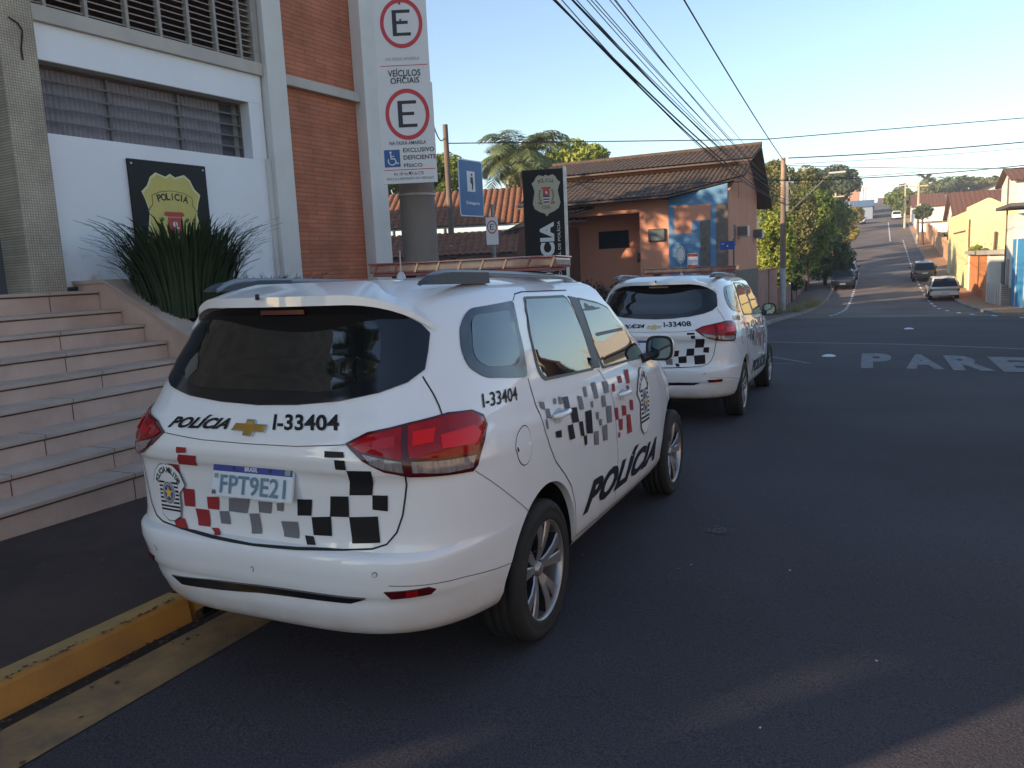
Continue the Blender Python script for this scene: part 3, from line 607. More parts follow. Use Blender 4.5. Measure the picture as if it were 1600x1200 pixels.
    # roof rails
    for sg in (1, -1):
        rr = MB(); x = sg * .565; P = []; N = 30
        for i in range(N + 1):
            t = i / N; y = -.47 + 1.86 * t; e = min(1, t / .10, (1 - t) / .16); z = 1.632 + .045 * (1 - (1 - e) ** 2) - .035 * t * t
            P.append(Vector((x - sg * .03 * abs(2 * t - 1) ** 3, y, z)))
        rr.tube(P, [.009] + [.0135] * (N - 1) + [.009], seg=10, mi=0)
        for y0, y1, h in ((-.50, .06, .050), (1.04, 1.38, .034)):
            zb = 1.628 if y0 < 0 else 1.595; q = .42 if y0 < 0 else .8
            rr.prism(([(y0, 0), (y1, 0), (y1 - .01, h), (y0 + (y1 - y0) * .35, h), (y0 + (y1 - y0) * .14, h * .75), (y0 + (y1 - y0) * .03, h * .3)] if y0 < 0 else [(y0, 0), (y1, 0), (y1 - .05, h * .5), (y1 - .12, h * .9), (y0 + .01, h)]), lambda a, b: Vector((x + .024, a, zb + b)), lambda a, b: Vector((x - .024, a, zb + b)), 1)
        rr.build('roof_rail', [mat('rail_grey', (.20, .22, .25), rough=.35, metal=.2), mat('rail_foot', (.045, .055, .07), rough=.4)], root)
    # light bar
    lb = MB(); lb.box(-.55, .60, .80, 1.02, 1.690, 1.707, 1, bev=.004)
    lbo = lb.build('light_bar', [BLACK, mat('light_bar_base', (.20, .05, .05), rough=.4)], root)
    l2 = MB(); l2.box(-.57, .63, .79, 1.03, 1.708, 1.759, 0, bev=.012); l2.build('smoked_lens', mat('light_bar_lens', (.15, .045, .04), rough=.25, coat=.3, col2=(.28, .17, .14), vscale=9), lbo)
    l3 = MB(); l3.box(-.575, .635, .785, 1.035, 1.7595, 1.770, 0, bev=.004)
    for k in range(9): x = -.54 + .142 * k; l3.add([(x, .785, 1.708), (x + .012, .785, 1.708), (x + .035, .785, 1.7594), (x + .023, .785, 1.7594)], [(0, 1, 2, 3)], 0); pass
    l3.build('red_cover', mat('light_bar_red', (.20, .022, .024), rough=.3, coat=1), lbo)
    for x in (-.4, .4): l4 = MB(); l4.box(x - .04, x + .04, .83, .99, 1.64, 1.691, 0, bev=.008); l4.build('mounting_foot', BLACK, lbo)
    a = MB(); a.lathe([(.001, .05), (.012, .05), (.022, .03), (.026, 0)], Matrix.Translation((.09, .10, 1.645)) @ Matrix.Rotation(R_(-90), 4, 'Y'), seg=16, mi=0); a.tube([(.09, .10, 1.69), (.088, .102, 1.74), (.084, .108, 1.80)], [.0055, .004, .0028], seg=6, mi=1); a.build('antenna', [mat('antenna_base', (.45, .46, .48), rough=.4), mat('antenna_mast', (.35, .30, .26), rough=.4, metal=.4)], root)
    # wheels
    for y in (0, 2.62):
        for sg in (1, -1): wheel(root, sg * .755, y, sg)
    # exhaust, front face
    e = MB(); e.tube([(-.45, -.62, .24), (-.45, -.80, .235)], .026, seg=12, mi=0); e.box(-.35, .35, -.5, .0, .22, .30, 1); e.build('exhaust', [DCHROME, BLACK], root)
    g = MB(); patch(g, [(SMAX - .42, .62), (SMAX - .001, .62), (SMAX - .001, .84), (SMAX - .42, .84)], 0, .006, .06); patch(g, mirror_pts([(SMAX - .42, .62), (SMAX - .001, .62), (SMAX - .001, .84), (SMAX - .42, .84)]), 0, .006, .06); g.build('front_grille', BLACK, root)
    for sg in (1, -1):
        mr = (lambda L: L) if sg > 0 else mirror_pts
        g = MB(); patch(g, mr([(SMAX - .98, .80), (SMAX - .48, .74), (SMAX - .46, .86), (SMAX - .96, .92)]), 0, .01, .05); g.build('headlight', mat('headlight_lens', (.5, .52, .54), rough=.08, coat=1), root)
    return root
# ------------------------------------------------------------------ ground
PY = np.array([-60, 0, 20, 30, 38, 47, 59, 75, 100, 165, 250, 300, 400, 1500.]); PZ = np.array([1.45, 0, -.48, -.8, -1.12, -1.33, -1.05, -.1, 2.0, 8.3, 15.8, 18.7, 19.7, 19.7])
PM = np.gradient(PZ, PY)
def G(x, y):
    yy = min(max(y, PY[0]), PY[-1] - 1e-6); i = min(int(np.searchsorted(PY, yy, side='right')) - 1, len(PY) - 2); h = PY[i + 1] - PY[i]; t = (yy - PY[i]) / h
    z = (2 * t**3 - 3 * t**2 + 1) * PZ[i] + (t**3 - 2 * t**2 + t) * h * PM[i] + (-2 * t**3 + 3 * t**2) * PZ[i + 1] + (t**3 - t**2) * h * PM[i + 1]
    k = min(max((45 - y) / 25, 0), 1); k = k * k * (3 - 2 * k)
    return float(z - .0057 * k * min(max(x, -12), 30))
def hit(px, py, h=0):
    d = ray(px, py); t = 1.0
    while t < 400:
        p = CAM + d * t
        if p.z < G(p.x, p.y) + h:
            a, b = t - .5, t
            for _ in range(30):
                m = (a + b) / 2; p = CAM + d * m
                if p.z < G(p.x, p.y) + h: b = m
                else: a = m
            return CAM + d * b
        t += .5
    return CAM + d * 400
YS = sorted(set([round(-60 + 3 * i, 3) for i in range(16)] + [round(-15 + i * 1.0, 3) for i in range(136)] + [round(120 + 5 * i, 3) for i in range(40)] + [320 + 40 * i for i in range(10)] + [800, 1000, 1300]))
def strip(mb, xa, xb, y0, y1, dz, mi=0, nx=1, side=0):
    """ground-following sheet between x = xa(y) and xb(y)"""
    fa = xa if callable(xa) else (lambda y: xa); fb = xb if callable(xb) else (lambda y: xb)
    ys = [y0] + [y for y in YS if y0 + 1e-6 < y < y1 - 1e-6] + [y1]; vs = []
    for y in ys:
        for i in range(nx + 1): x = fa(y) + (fb(y) - fa(y)) * i / nx; vs.append((x, y, G(x, y) + dz))
    mb.add(vs, [(j * (nx + 1) + i, j * (nx + 1) + i + 1, (j + 1) * (nx + 1) + i + 1, (j + 1) * (nx + 1) + i) for j in range(len(ys) - 1) for i in range(nx)], mi, True)
    if side:
        for fx, w in ((fa, -1), (fb, 1)):
            v = []; 
            for y in ys: x = fx(y); v += [(x, y, G(x, y) + dz), (x, y, G(x, y) - .1)]
            mb.add(v, [(2 * j, 2 * j + 1, 2 * j + 3, 2 * j + 2) if w > 0 else (2 * j + 2, 2 * j + 3, 2 * j + 1, 2 * j) for j in range(len(ys) - 1)], mi)
        for y in (ys[0], ys[-1]): mb.add([(fa(y), y, G(fa(y), y) + dz), (fb(y), y, G(fb(y), y) + dz), (fb(y), y, G(fb(y), y) - .1), (fa(y), y, G(fa(y), y) - .1)], [(0, 1, 2, 3)], mi)
def asphalt(name, c):
    m = mat(name, c, rough=.86, bump=.5, bscale=90, spec=.35); N = m.node_tree.nodes; L = m.node_tree.links; p = N['Principled BSDF']
    tc = N.new('ShaderNodeTexCoord')
    a = N.new('ShaderNodeTexNoise'); a.inputs['Scale'].default_value = .35; a.inputs['Detail'].default_value = 8; L.new(tc.outputs['Object'], a.inputs['Vector'])
    b = N.new('ShaderNodeTexNoise'); b.inputs['Scale'].default_value = 130; b.inputs['Detail'].default_value = 3; L.new(tc.outputs['Object'], b.inputs['Vector'])
    v = N.new('ShaderNodeTexVoronoi'); v.inputs['Scale'].default_value = 26; L.new(tc.outputs['Object'], v.inputs['Vector'])
    lt = N.new('ShaderNodeMath'); lt.operation = 'LESS_THAN'; lt.inputs[1].default_value = .045; L.new(v.outputs['Distance'], lt.inputs[0])
    r1 = N.new('ShaderNodeValToRGB'); r1.color_ramp.elements[0].position = .3; r1.color_ramp.elements[1].position = .7; r1.color_ramp.elements[0].color = (*[q * .72 for q in c], 1); r1.color_ramp.elements[1].color = (*[q * 1.3 for q in c], 1); L.new(a.outputs['Fac'], r1.inputs[0])
    r2 = N.new('ShaderNodeValToRGB'); r2.color_ramp.elements[0].position = .35; r2.color_ramp.elements[1].position = .7; r2.color_ramp.elements[0].color = (.55, .55, .55, 1); r2.color_ramp.elements[1].color = (1.5, 1.5, 1.5, 1); L.new(b.outputs['Fac'], r2.inputs[0])
    mx = N.new('ShaderNodeMix'); mx.data_type = 'RGBA'; mx.blend_type = 'MULTIPLY'; mx.inputs[0].default_value = 1; L.new(r1.outputs[0], mx.inputs[6]); L.new(r2.outputs[0], mx.inputs[7])
    m2 = N.new('ShaderNodeMix'); m2.data_type = 'RGBA'; m2.inputs[7].default_value = (.16, .15, .14, 1)
    g = N.new('ShaderNodeMath'); g.operation = 'MULTIPLY'; nz = N.new('ShaderNodeTexNoise'); nz.inputs['Scale'].default_value = 2; L.new(tc.outputs['Object'], nz.inputs['Vector']); gt = N.new('ShaderNodeMath'); gt.operation = 'GREATER_THAN'; gt.inputs[1].default_value = .60; L.new(nz.outputs['Fac'], gt.inputs[0])
    L.new(lt.outputs[0], g.inputs[0]); L.new(gt.outputs[0], g.inputs[1]); L.new(g.outputs[0], m2.inputs[0]); L.new(mx.outputs[2], m2.inputs[6]); L.new(m2.outputs[2], p.inputs['Base Color'])
    return m
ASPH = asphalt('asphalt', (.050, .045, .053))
DIRT = mat('dry_earth', (.16, .10, .06), rough=.95, col2=(.10, .11, .045), vscale=.25, bump=.6, bscale=12)
t = MB()
xs = [-400, -150, -60, -30, -12, -6, -1, 4, 9, 16, 30, 60, 150, 400]
vs = [(x, y, G(x, y) - .10) for y in YS for x in xs]; n = len(xs)
t.add(vs, [(j * n + i, j * n + i + 1, (j + 1) * n + i + 1, (j + 1) * n + i) for j in range(len(YS) - 1) for i in range(n - 1)], 0, True)
tag(t.build('ground', DIRT), kind='structure')
r = MB(); LK = lambda y: -.87 if y < 16 else (-.87 - (y - 16) * .05 if y < 24 else -1.05 + min(.85, (y - 24) * .03)); 
def RK(y): return 7.2 if y < 14 else 6.65 + (max(y, 38) - 38) * .0115 if y > 31 else 7.2
strip(r, lambda y: -.87, lambda y: 7.2, -60, 11, 0, nx=6)
strip(r, -60, 60, 11, 31, 0, nx=40)
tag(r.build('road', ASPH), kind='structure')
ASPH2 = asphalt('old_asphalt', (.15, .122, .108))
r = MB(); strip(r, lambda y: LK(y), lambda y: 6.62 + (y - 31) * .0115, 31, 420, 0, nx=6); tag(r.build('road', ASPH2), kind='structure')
# markings
YP = mat('yellow_road_paint', (.40, .235, .09), rough=.85, col2=(.17, .115, .075), vscale=5, contrast=1.2); WP = mat('white_road_paint', (.23, .23, .25), rough=.85, col2=(.10, .10, .11), vscale=7, contrast=1.0)
m = MB(); strip(m, -.785, -.49, -14, 13, .005, 0)
def gline(px, w, mi=1, dz=.006):
    P = [p if isinstance(p, Vector) else hit(*p) for p in px]; Q = []
    for a, b in zip(P, P[1:]):
        k = max(1, int((b - a).length / 1.0)); Q += [a.lerp(b, i / k) for i in range(k)]
    Q.append(P[-1]); vs = []
    for i, p in enumerate(Q):
        d = Q[min(i + 1, len(Q) - 1)] - Q[max(i - 1, 0)]; nn = Vector((-d.y, d.x, 0)).normalized() * w / 2
        for q in (p + nn, p - nn): vs.append((q.x, q.y, G(q.x, q.y) + dz))
    m.add(vs, [(2 * i + 1, 2 * i + 3, 2 * i + 2, 2 * i) for i in range(len(Q) - 1)], mi)
gline([(1190, 534.5), (1400, 538), (1640, 547)], .16)
gline([Vector((-.3, 30.2, 0)), Vector((1.2, 30.8, 0))], .12); gline([(1395, 488.5), (1480, 490), (1556, 493)], .14)
gline([(1200, 557), (1266, 568), (1195, 568.5)], .10, 1)
def gquadtext(ch, BL, BR, k=.872, off=(0, 0)):
    V = (1357, 396); up = lambda p: (V[0] + (p[0] - V[0]) * k, V[1] + (p[1] - V[1]) * k)
    A, B, C_, D_ = hit(*BL), hit(*BR), hit(*up(BR)), hit(*up(BL)); vs, fs, _ = text2d(ch, 0, .05, 4); o = []
    for a, b in vs:
        p = A.lerp(B, a).lerp(D_.lerp(C_, a), b); o.append((p.x, p.y, G(p.x, p.y) + .006))
    m.add(o, fs, 1)
for ch, a, b in (('P', (1345, 575.5), (1397, 575.5)), ('A', (1416, 576.5), (1477, 578)), ('R', (1490, 579), (1558, 580.5)), ('E', (1569, 581.5), (1640, 583))): gquadtext(ch, a, b)
for i in range(22):
    y = 33.5 + 1.95 * i; x = 1.0 + .0085 * (y - 33) if y > 42 else .66 + .43 * ((y - 33) / 9) ** .7
    strip(m, x - .07, x + .07, y, y + 1.0, .006, 2)
for i in range(26):
    y = 44 + 2.7 * i; x = 5.45 + (y - 44) * .0113; strip(m, x - .07, x + .07, y, y + 1.3, .006, 2)
for i, (x, y) in enumerate(((5.43, 41), (5.55, 38), (5.75, 35), (6.0, 32.6), (6.5, 30.6), (7.1, 28.9))): strip(m, x - .07, x + .07, y, y + 1.0, .006, 2)
strip(m, lambda y: 4.5 + (y - 100) * .012, lambda y: 4.62 + (y - 100) * .012, 112, 150, .006, 2)
tag(m.build('road_marking', [YP, WP, mat('fresh_white_paint', (.62, .62, .62), rough=.8)]), kind='structure')
# sidewalks
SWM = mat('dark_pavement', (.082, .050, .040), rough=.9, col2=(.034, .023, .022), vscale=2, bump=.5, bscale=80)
SW2 = mat('concrete_pavement', (.17, .14, .12), rough=.95, col2=(.11, .09, .08), vscale=1.2, bump=.3, bscale=20)
SW3 = mat('red_earth_pavement', (.44, .24, .12), rough=.95, col2=(.30, .17, .095), vscale=1.0, bump=.4, bscale=10)
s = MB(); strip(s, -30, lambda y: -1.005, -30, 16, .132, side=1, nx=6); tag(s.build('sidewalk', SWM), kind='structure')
s = MB(); strip(s, -2.6, lambda y: LK(y) - .13, 25.2, 130, .11, side=1); strip(s, -30, -2.6, 25.2, 26.4, .11, side=1); tag(s.build('sidewalk', SW2), kind='structure')
s = MB(); strip(s, lambda y: 6.78 + (y - 31) * .0115, lambda y: 9.3, 31.5, 330, .10, side=1); strip(s, 9.3, 40, 29.6, 34.5, .10, side=1); strip(s, 7.35, 14, -30, 12, .12, side=1); tag(s.build('sidewalk', SW3), kind='structure')
KY = mat('yellow_kerb_paint', (.52, .25, .04), rough=.8, col2=(.30, .15, .05), vscale=3, bump=.3, bscale=25, contrast=.9); KW = mat('worn_kerb', (.34, .32, .30), rough=.9, col2=(.16, .14, .12), vscale=1.4)
KT = mat('worn_yellow_kerb_top', (.48, .28, .08), rough=.9, col2=(.28, .19, .09), vscale=6)
k = MB()
def kerb(y0, y1, dz=.137, top=.10, mi=0):
    ys = [y0 + (y1 - y0) * i / max(1, int((y1 - y0) / .25)) for i in range(max(1, int((y1 - y0) / .25)) + 1)]; vs = []
    for i, y in enumerate(ys):
        w = (noise.noise((y * 3, 0, 1)) * .006)
        for x, z in ((-1.005, -.1), (-1.005, dz), (-.905, dz + .002 + w * .5), (-.893, dz - .004), (-.884, dz - .018), (-.868 + w, .02), (-.864 + w, -.05)): vs.append((x, y, G(x, y) + z))
    n = 7
    for j in range(len(ys) - 1):
        for i in range(n - 1): k.add([vs[j * n + i], vs[(j + 1) * n + i], vs[(j + 1) * n + i + 1], vs[j * n + i + 1]], [(0, 1, 2, 3)], 2 if i in (0, 1) else 0, False)
    for b in (0, (len(ys) - 1) * n): k.add(vs[b:b + n], [list(range(n)) if b else list(range(n))[::-1]], 0)
kerb(-14, -2.62); kerb(-2.60, -1.72); kerb(-1.70, -.47); kerb(-.42, .45, .10); kerb(.48, 16)
ko = k.build('kerb', [KY, KW, KT]); tag(ko, kind='structure')
k = MB(); strip(k, lambda y: LK(y) - .13, lambda y: LK(y), 25.2, 70, .115, 0, side=1); strip(k, lambda y: 6.62 + (y - 31) * .0115, lambda y: 6.78 + (y - 31) * .0115, 31.5, 180, .105, 0, side=1); strip(k, 6.8, 40, 29.4, 29.6, .105, 0, side=1); tag(k.build('kerb', KW), kind='structure')
gt = MB(); strip(gt, -.868, -.785, -14, 13, .003, 0); tag(gt.build('gutter', mat('gutter_grime', (.018, .013, .012), rough=.95, col2=(.035, .022, .015), vscale=20)), kind='structure')
# chalky scuffs, pebbles and dead leaves
rn = random.Random(21); m = MB()
def fleck(x, y, r, mi, dz=.007, n=7, zz=None):
    a0 = rn.random() * 6; z = G(x, y) + dz if zz is None else zz; m.add([(x + r * rn.uniform(.5, 1.2) * math.cos(a0 + 2 * math.pi * k / n), y + r * rn.uniform(.5, 1.2) * math.sin(a0 + 2 * math.pi * k / n), z + rn.uniform(0, .002)) for k in range(n)], [list(range(n))], mi)
for cx_, cy_, k_, sp_ in ((hit(1122, 830).x, hit(1122, 830).y, 70, .05), (hit(1190, 800).x, hit(1190, 800).y, 16, .35), (hit(1085, 905).x, hit(1085, 905).y, 10, .25)):
    for _ in range(k_): fleck(rn.gauss(cx_, sp_), rn.gauss(cy_, sp_ * .7), rn.uniform(.003, .012), 0)
for _ in range(260):
    x, y = rn.uniform(-.4, 6), rn.uniform(-2, 11); fleck(x, y, rn.uniform(.0010, .0026), rn.choice((0, 1, 1)), n=5)
for px, py in ((1080, 884), (1234, 893), (1370, 1035), (1188, 1140)): p = hit(px, py); fleck(p.x, p.y, .007, 2, n=6)
for _ in range(150): y = rn.uniform(-2.2, 2); x = rn.gauss(-.83, .025); fleck(x, y, rn.uniform(.006, .02), rn.choice((1, 3, 3)), dz=.01, n=5)
for _ in range(30): fleck(rn.uniform(-.8, -.3), rn.uniform(-2, .5), rn.uniform(.006, .014), 3, dz=.012, n=5)
for _ in range(160): fleck(rn.uniform(-2.6, -1.05), rn.uniform(-2.5, 3), rn.uniform(.003, .012), rn.choice((0, 1, 3, 3)), dz=.137, n=5)
for _ in range(120): y = rn.uniform(-2.4, -.5); fleck(-.90 + rn.gauss(0, .012), y, rn.uniform(.003, .012), rn.choice((1, 3)), n=6, zz=G(-.9, y) + .1405)
tag(m.build('litter', [mat('chalky_grit', (.13, .11, .11), rough=.95), mat('dark_grit', (.07, .06, .055), rough=.95), mat('paper_scrap', (.55, .53, .50), rough=.9), mat('dead_leaf', (.12, .05, .03), rough=.9, var=.5, vscale=9)]), kind='stuff')
# studs on the road
sm = mat('stud_white', (.62, .62, .64), rough=.4)
for i, (px, py, lab) in enumerate(((1295, 556.5, 'white oval road stud beside the painted word on the road'), (1420, 514, 'white oval road stud in the middle of the crossing, beyond the thin white line'))):
    p = hit(px, py); b = MB(); b.lathe([(.001, .035), (.07, .03), (.12, .012), (.135, 0)], Matrix.Translation((p.x, p.y, p.z + .002)) @ Matrix.Rotation(R_(-90), 4, 'Y'), seg=20); tag(b.build('road_stud', sm), lab, 'road stud', 'white road studs')

# ------------------------------------------------------------------ cars in the street
CARM = Matrix(((0.99998375, 0, 0.0057016), (-0.00013741, 0.99970957, 0.02409945), (-0.00569996, -0.02409984, 0.9996933)))
car1 = make_police_car()
car2 = copy_tree(car1)
lettering(car1, 'I-33404', 'FPT9E21'); lettering(car2, 'I-33408', '')
car1.matrix_world = CARM.to_4x4()
car2.matrix_world = Matrix.Translation((.01, 6.26, G(0, 6.26) + .001)) @ CARM.to_4x4()
tag(car1, 'white police car numbered I-33404, nearest to the camera, with checkered tailgate', 'police car', 'police cars parked along the kerb')
tag(car2, 'white police car numbered I-33408, parked ahead of the nearest one, with an orange-lit side', 'police car', 'police cars parked along the kerb')

# ------------------------------------------------------------------ police station
WALL = mat('white_painted_wall', (.83, .84, .87), rough=.85, var=.045, vscale=.8, bump=.15, bscale=30)
def stainwall(m, zc=1.75, h=.5, col=(.33, .30, .28), amt=.9):
    N = m.node_tree.nodes; L = m.node_tree.links; p = N['Principled BSDF']; tc = N.new('ShaderNodeTexCoord'); sp = N.new('ShaderNodeSeparateXYZ'); L.new(tc.outputs['Object'], sp.inputs[0])
    mr = N.new('ShaderNodeMapRange'); mr.inputs[1].default_value = zc; mr.inputs[2].default_value = zc + h; mr.inputs[3].default_value = 1; mr.inputs[4].default_value = 0; L.new(sp.outputs['Z'], mr.inputs[0])
    nz = N.new('ShaderNodeTexNoise'); nz.inputs['Scale'].default_value = 5; nz.inputs['Detail'].default_value = 9; L.new(tc.outputs['Object'], nz.inputs['Vector'])
    r = N.new('ShaderNodeValToRGB'); r.color_ramp.elements[0].position = .52; r.color_ramp.elements[1].position = .66; L.new(nz.outputs['Fac'], r.inputs[0])
    ml = N.new('ShaderNodeMath'); ml.operation = 'MULTIPLY'; L.new(mr.outputs[0], ml.inputs[0]); L.new(r.outputs[0], ml.inputs[1]); m2 = N.new('ShaderNodeMath'); m2.operation = 'MULTIPLY'; m2.inputs[1].default_value = amt; L.new(ml.outputs[0], m2.inputs[0])
    mx = N.new('ShaderNodeMix'); mx.data_type = 'RGBA'; L.new(m2.outputs[0], mx.inputs[0]); L.new(N[m['ramp']].outputs[0], mx.inputs[6]); mx.inputs[7].default_value = (*col, 1); L.new(mx.outputs[2], p.inputs['Base Color'])
stainwall(WALL, 1.68, .45)
CONC = mat('painted_concrete', (.54, .50, .45), rough=.9, col2=(.42, .385, .35), vscale=1.6, bump=.25, bscale=25)
COLW = mat('pale_concrete_column', (.70, .69, .67), rough=.85, col2=(.58, .56, .53), vscale=1.1, bump=.2, bscale=25)
BRICK = brickmat('terracotta_brick', (.47, .155, .08), (.55, .19, .10), (.30, .11, .07), .40, .062, .007, dirt=.3)
MOSA = brickmat('mosaic_cladding', (.62, .53, .40), (.50, .43, .33), (.30, .26, .21), .026, .026, .004, off=0, dirt=.35, bump=.3)
bmat = Matrix.Rotation(R_(-5.4), 4, 'Z'); bloc = Vector((math.cos(R_(5.4)), -math.sin(R_(5.4)), 0)) * -5.7
PB = empty('police_building', bloc, R_(-5.4)); tag(PB, 'large police station with white walls, brick panels, pale columns and a ribbon window', 'building')
def pb(name, mats, *boxes, bev=0):
    m = MB()
    for b in boxes: m.box(*b[:6], b[6] if len(b) > 6 else 0, bev=bev)
    return m.build(name, mats, PB)
# core behind the facade, then facade pieces butted together
DARKROOM = mat('dark_interior', (.03, .028, .03), rough=.9)
pb('core', CONC, (-11.5, -.62, -10.25, 7.05, -.3, 9.9))
pb('wall', WALL, (-.60, -.02, 1.86, 4.90, -.2, 3.285), (-.60, -.02, 1.50, 4.90, 4.012, 4.372), (-.60, -.02, 4.665, 4.90, 3.287, 4.010))
pb('baseboard', mat('dark_ledge', (.03, .03, .035), rough=.6), (-.018, .05, 1.86, 4.90, 1.60, 1.715))
pb('beam', CONC, (-.60, .035, 1.50, 4.918, 4.374, 4.53), bev=.006)
pb('column', COLW, (-.60, .10, 4.922, 5.262, -.2, 9.9), bev=.01); pb('column', COLW, (-.60, .16, 6.822, 7.232, -.2, 9.9), bev=.01)
pb('brick_panel', BRICK, (-.60, -.04, 5.264, 6.82, -.2, 4.325)); pb('brick_panel', BRICK, (-.60, -.04, 5.264, 6.82, 4.465, 9.8)); pb('ledge', CONC, (-.60, .07, 5.264, 6.82, 4.327, 4.463), bev=.008)
pb('mosaic_column', MOSA, (-.60, .14, 1.50, 1.858, -.2, 9.9), bev=.004)
pb('wall', mat('grey_blue_panel', (.10, .11, .13), rough=.5, var=.1, vscale=2), (-.60, -.30, -2.0, 1.498, 1.5, 4.37)); pb('lintel', MOSA, (-.60, .12, -10.25, 1.498, 4.374, 9.9)); pb('wall', WALL, (-.60, -.05, -10.25, -2.002, -.2, 4.37))
pb('downpipe', COLW, (-.018, .03, 4.862, 4.918, 1.72, 3.30))
# ribbon window: curtain, mullions, glass slats
w = MB(); w.box(-.36, -.35, 1.86, 4.66, 3.29, 4.01, 0)
pb('window_reveal', CONC, (-.60, -.022, 1.86, 4.663, 4.005, 4.0115))
cu = MB(); cu.sheet(lambda a, b: (-.27 + .022 * math.sin(a * 2 * math.pi * 44) + .006 * math.sin(a * 37), 1.87 + 2.3 * a if a < 0 else 1.87 + 2.52 * a, 3.29 + .72 * b), 360, 1)
wn = empty('window', (0, 0, 0)); wn.parent = PB
c = cu.build('curtain', mat('violet_grey_curtain', (.44, .41, .45), rough=.9, var=.12, vscale=3), wn)
w.build('window_back', DARKROOM, wn)
METAL = mat('brown_window_metal', (.13, .115, .105), rough=.5, var=.2, vscale=6)
fr = MB()
for y in (1.86, 2.78, 3.70, 4.635): fr.box(-.235, -.185, y, y + .028, 3.29, 4.004)
fr.box(-.235, -.185, 1.889, 4.634, 3.985, 4.004); fr.build('window_frame', METAL, wn)
SLAT = mat('louvre_glass', (.20, .19, .20), rough=.15, alpha=1, coat=.5); N_ = SLAT.node_tree.nodes; tr_ = N_.new('ShaderNodeBsdfTransparent'); mx_ = N_.new('ShaderNodeMixShader'); mx_.inputs[0].default_value = .30; SLAT.node_tree.links.new(tr_.outputs[0], mx_.inputs[1]); SLAT.node_tree.links.new(N_['Principled BSDF'].outputs[0], mx_.inputs[2]); SLAT.node_tree.links.new(mx_.outputs[0], N_['Material Output'].inputs[0])
for bay in ((1.890, 2.778), (2.810, 3.698), (3.730, 4.633)):
    for i in range(5):
        z = 3.30 + i * .138; g = MB(); a = Vector((-.34, bay[0], z)); g.add([(-.17, bay[0], z), (-.17, bay[1], z), (-.22, bay[1], z + .146), (-.22, bay[0], z + .146)], [(0, 1, 2, 3)], 0); o = g.build('louvre_pane', SLAT, wn)
        g = MB(); g.box(-.177, -.157, bay[0] + .001, bay[1] - .001, z - .008, z + .010); g.build('louvre_rail', METAL, wn)
# upper sun screen of wooden-looking slats
lv = empty('louvre_screen', (0, 0, 0)); lv.parent = PB
g = MB(); g.box(-.60, -.30, 1.86, 4.90, 4.532, 9.8); g.build('screen_back', mat('dark_red_room', (.05, .025, .018), rough=.9), lv)
LS = mat('pale_slats', (.34, .31, .28), rough=.8, var=.15, vscale=5)
g = MB()
for y in (2.05, 2.50, 2.98, 3.40, 3.80, 4.20, 4.58): g.box(-.06, .015, y, y + .035, 4.532, 9.8)
g.box(-.10, .02, 4.80, 4.90, 4.532, 9.8); g.build('mullion', LS, lv)
g = MB(); z = 4.56
while z < 7.2:
    g.add([(-.015, 1.86, z), (-.015, 4.80, z), (-.10, 4.80, z + .032), (-.10, 1.86, z + .032), (-.015, 1.86, z + .012), (-.015, 4.80, z + .012), (-.10, 4.80, z + .044), (-.10, 1.86, z + .044)], [(3, 2, 1, 0), (4, 5, 6, 7), (0, 1, 5, 4), (2, 3, 7, 6)]); z += .074
o = g.build('slats', LS, lv)
c = MB(); c.tube([(.145, 1.62, 4.30), (.15, 1.70, 4.26), (.15, 1.735, 4.20), (.15, 1.72, 4.12), (.15, 1.70, 4.02), (.148, 1.705, 3.92)], .008, seg=6); tag(c.build('loose_cable', BLACK), 'short black cable dangling from the top of the mosaic column', 'cable'); COL.objects[-1].matrix_world = Matrix.Translation(bloc) @ Matrix.Rotation(R_(-5.4), 4, 'Z')

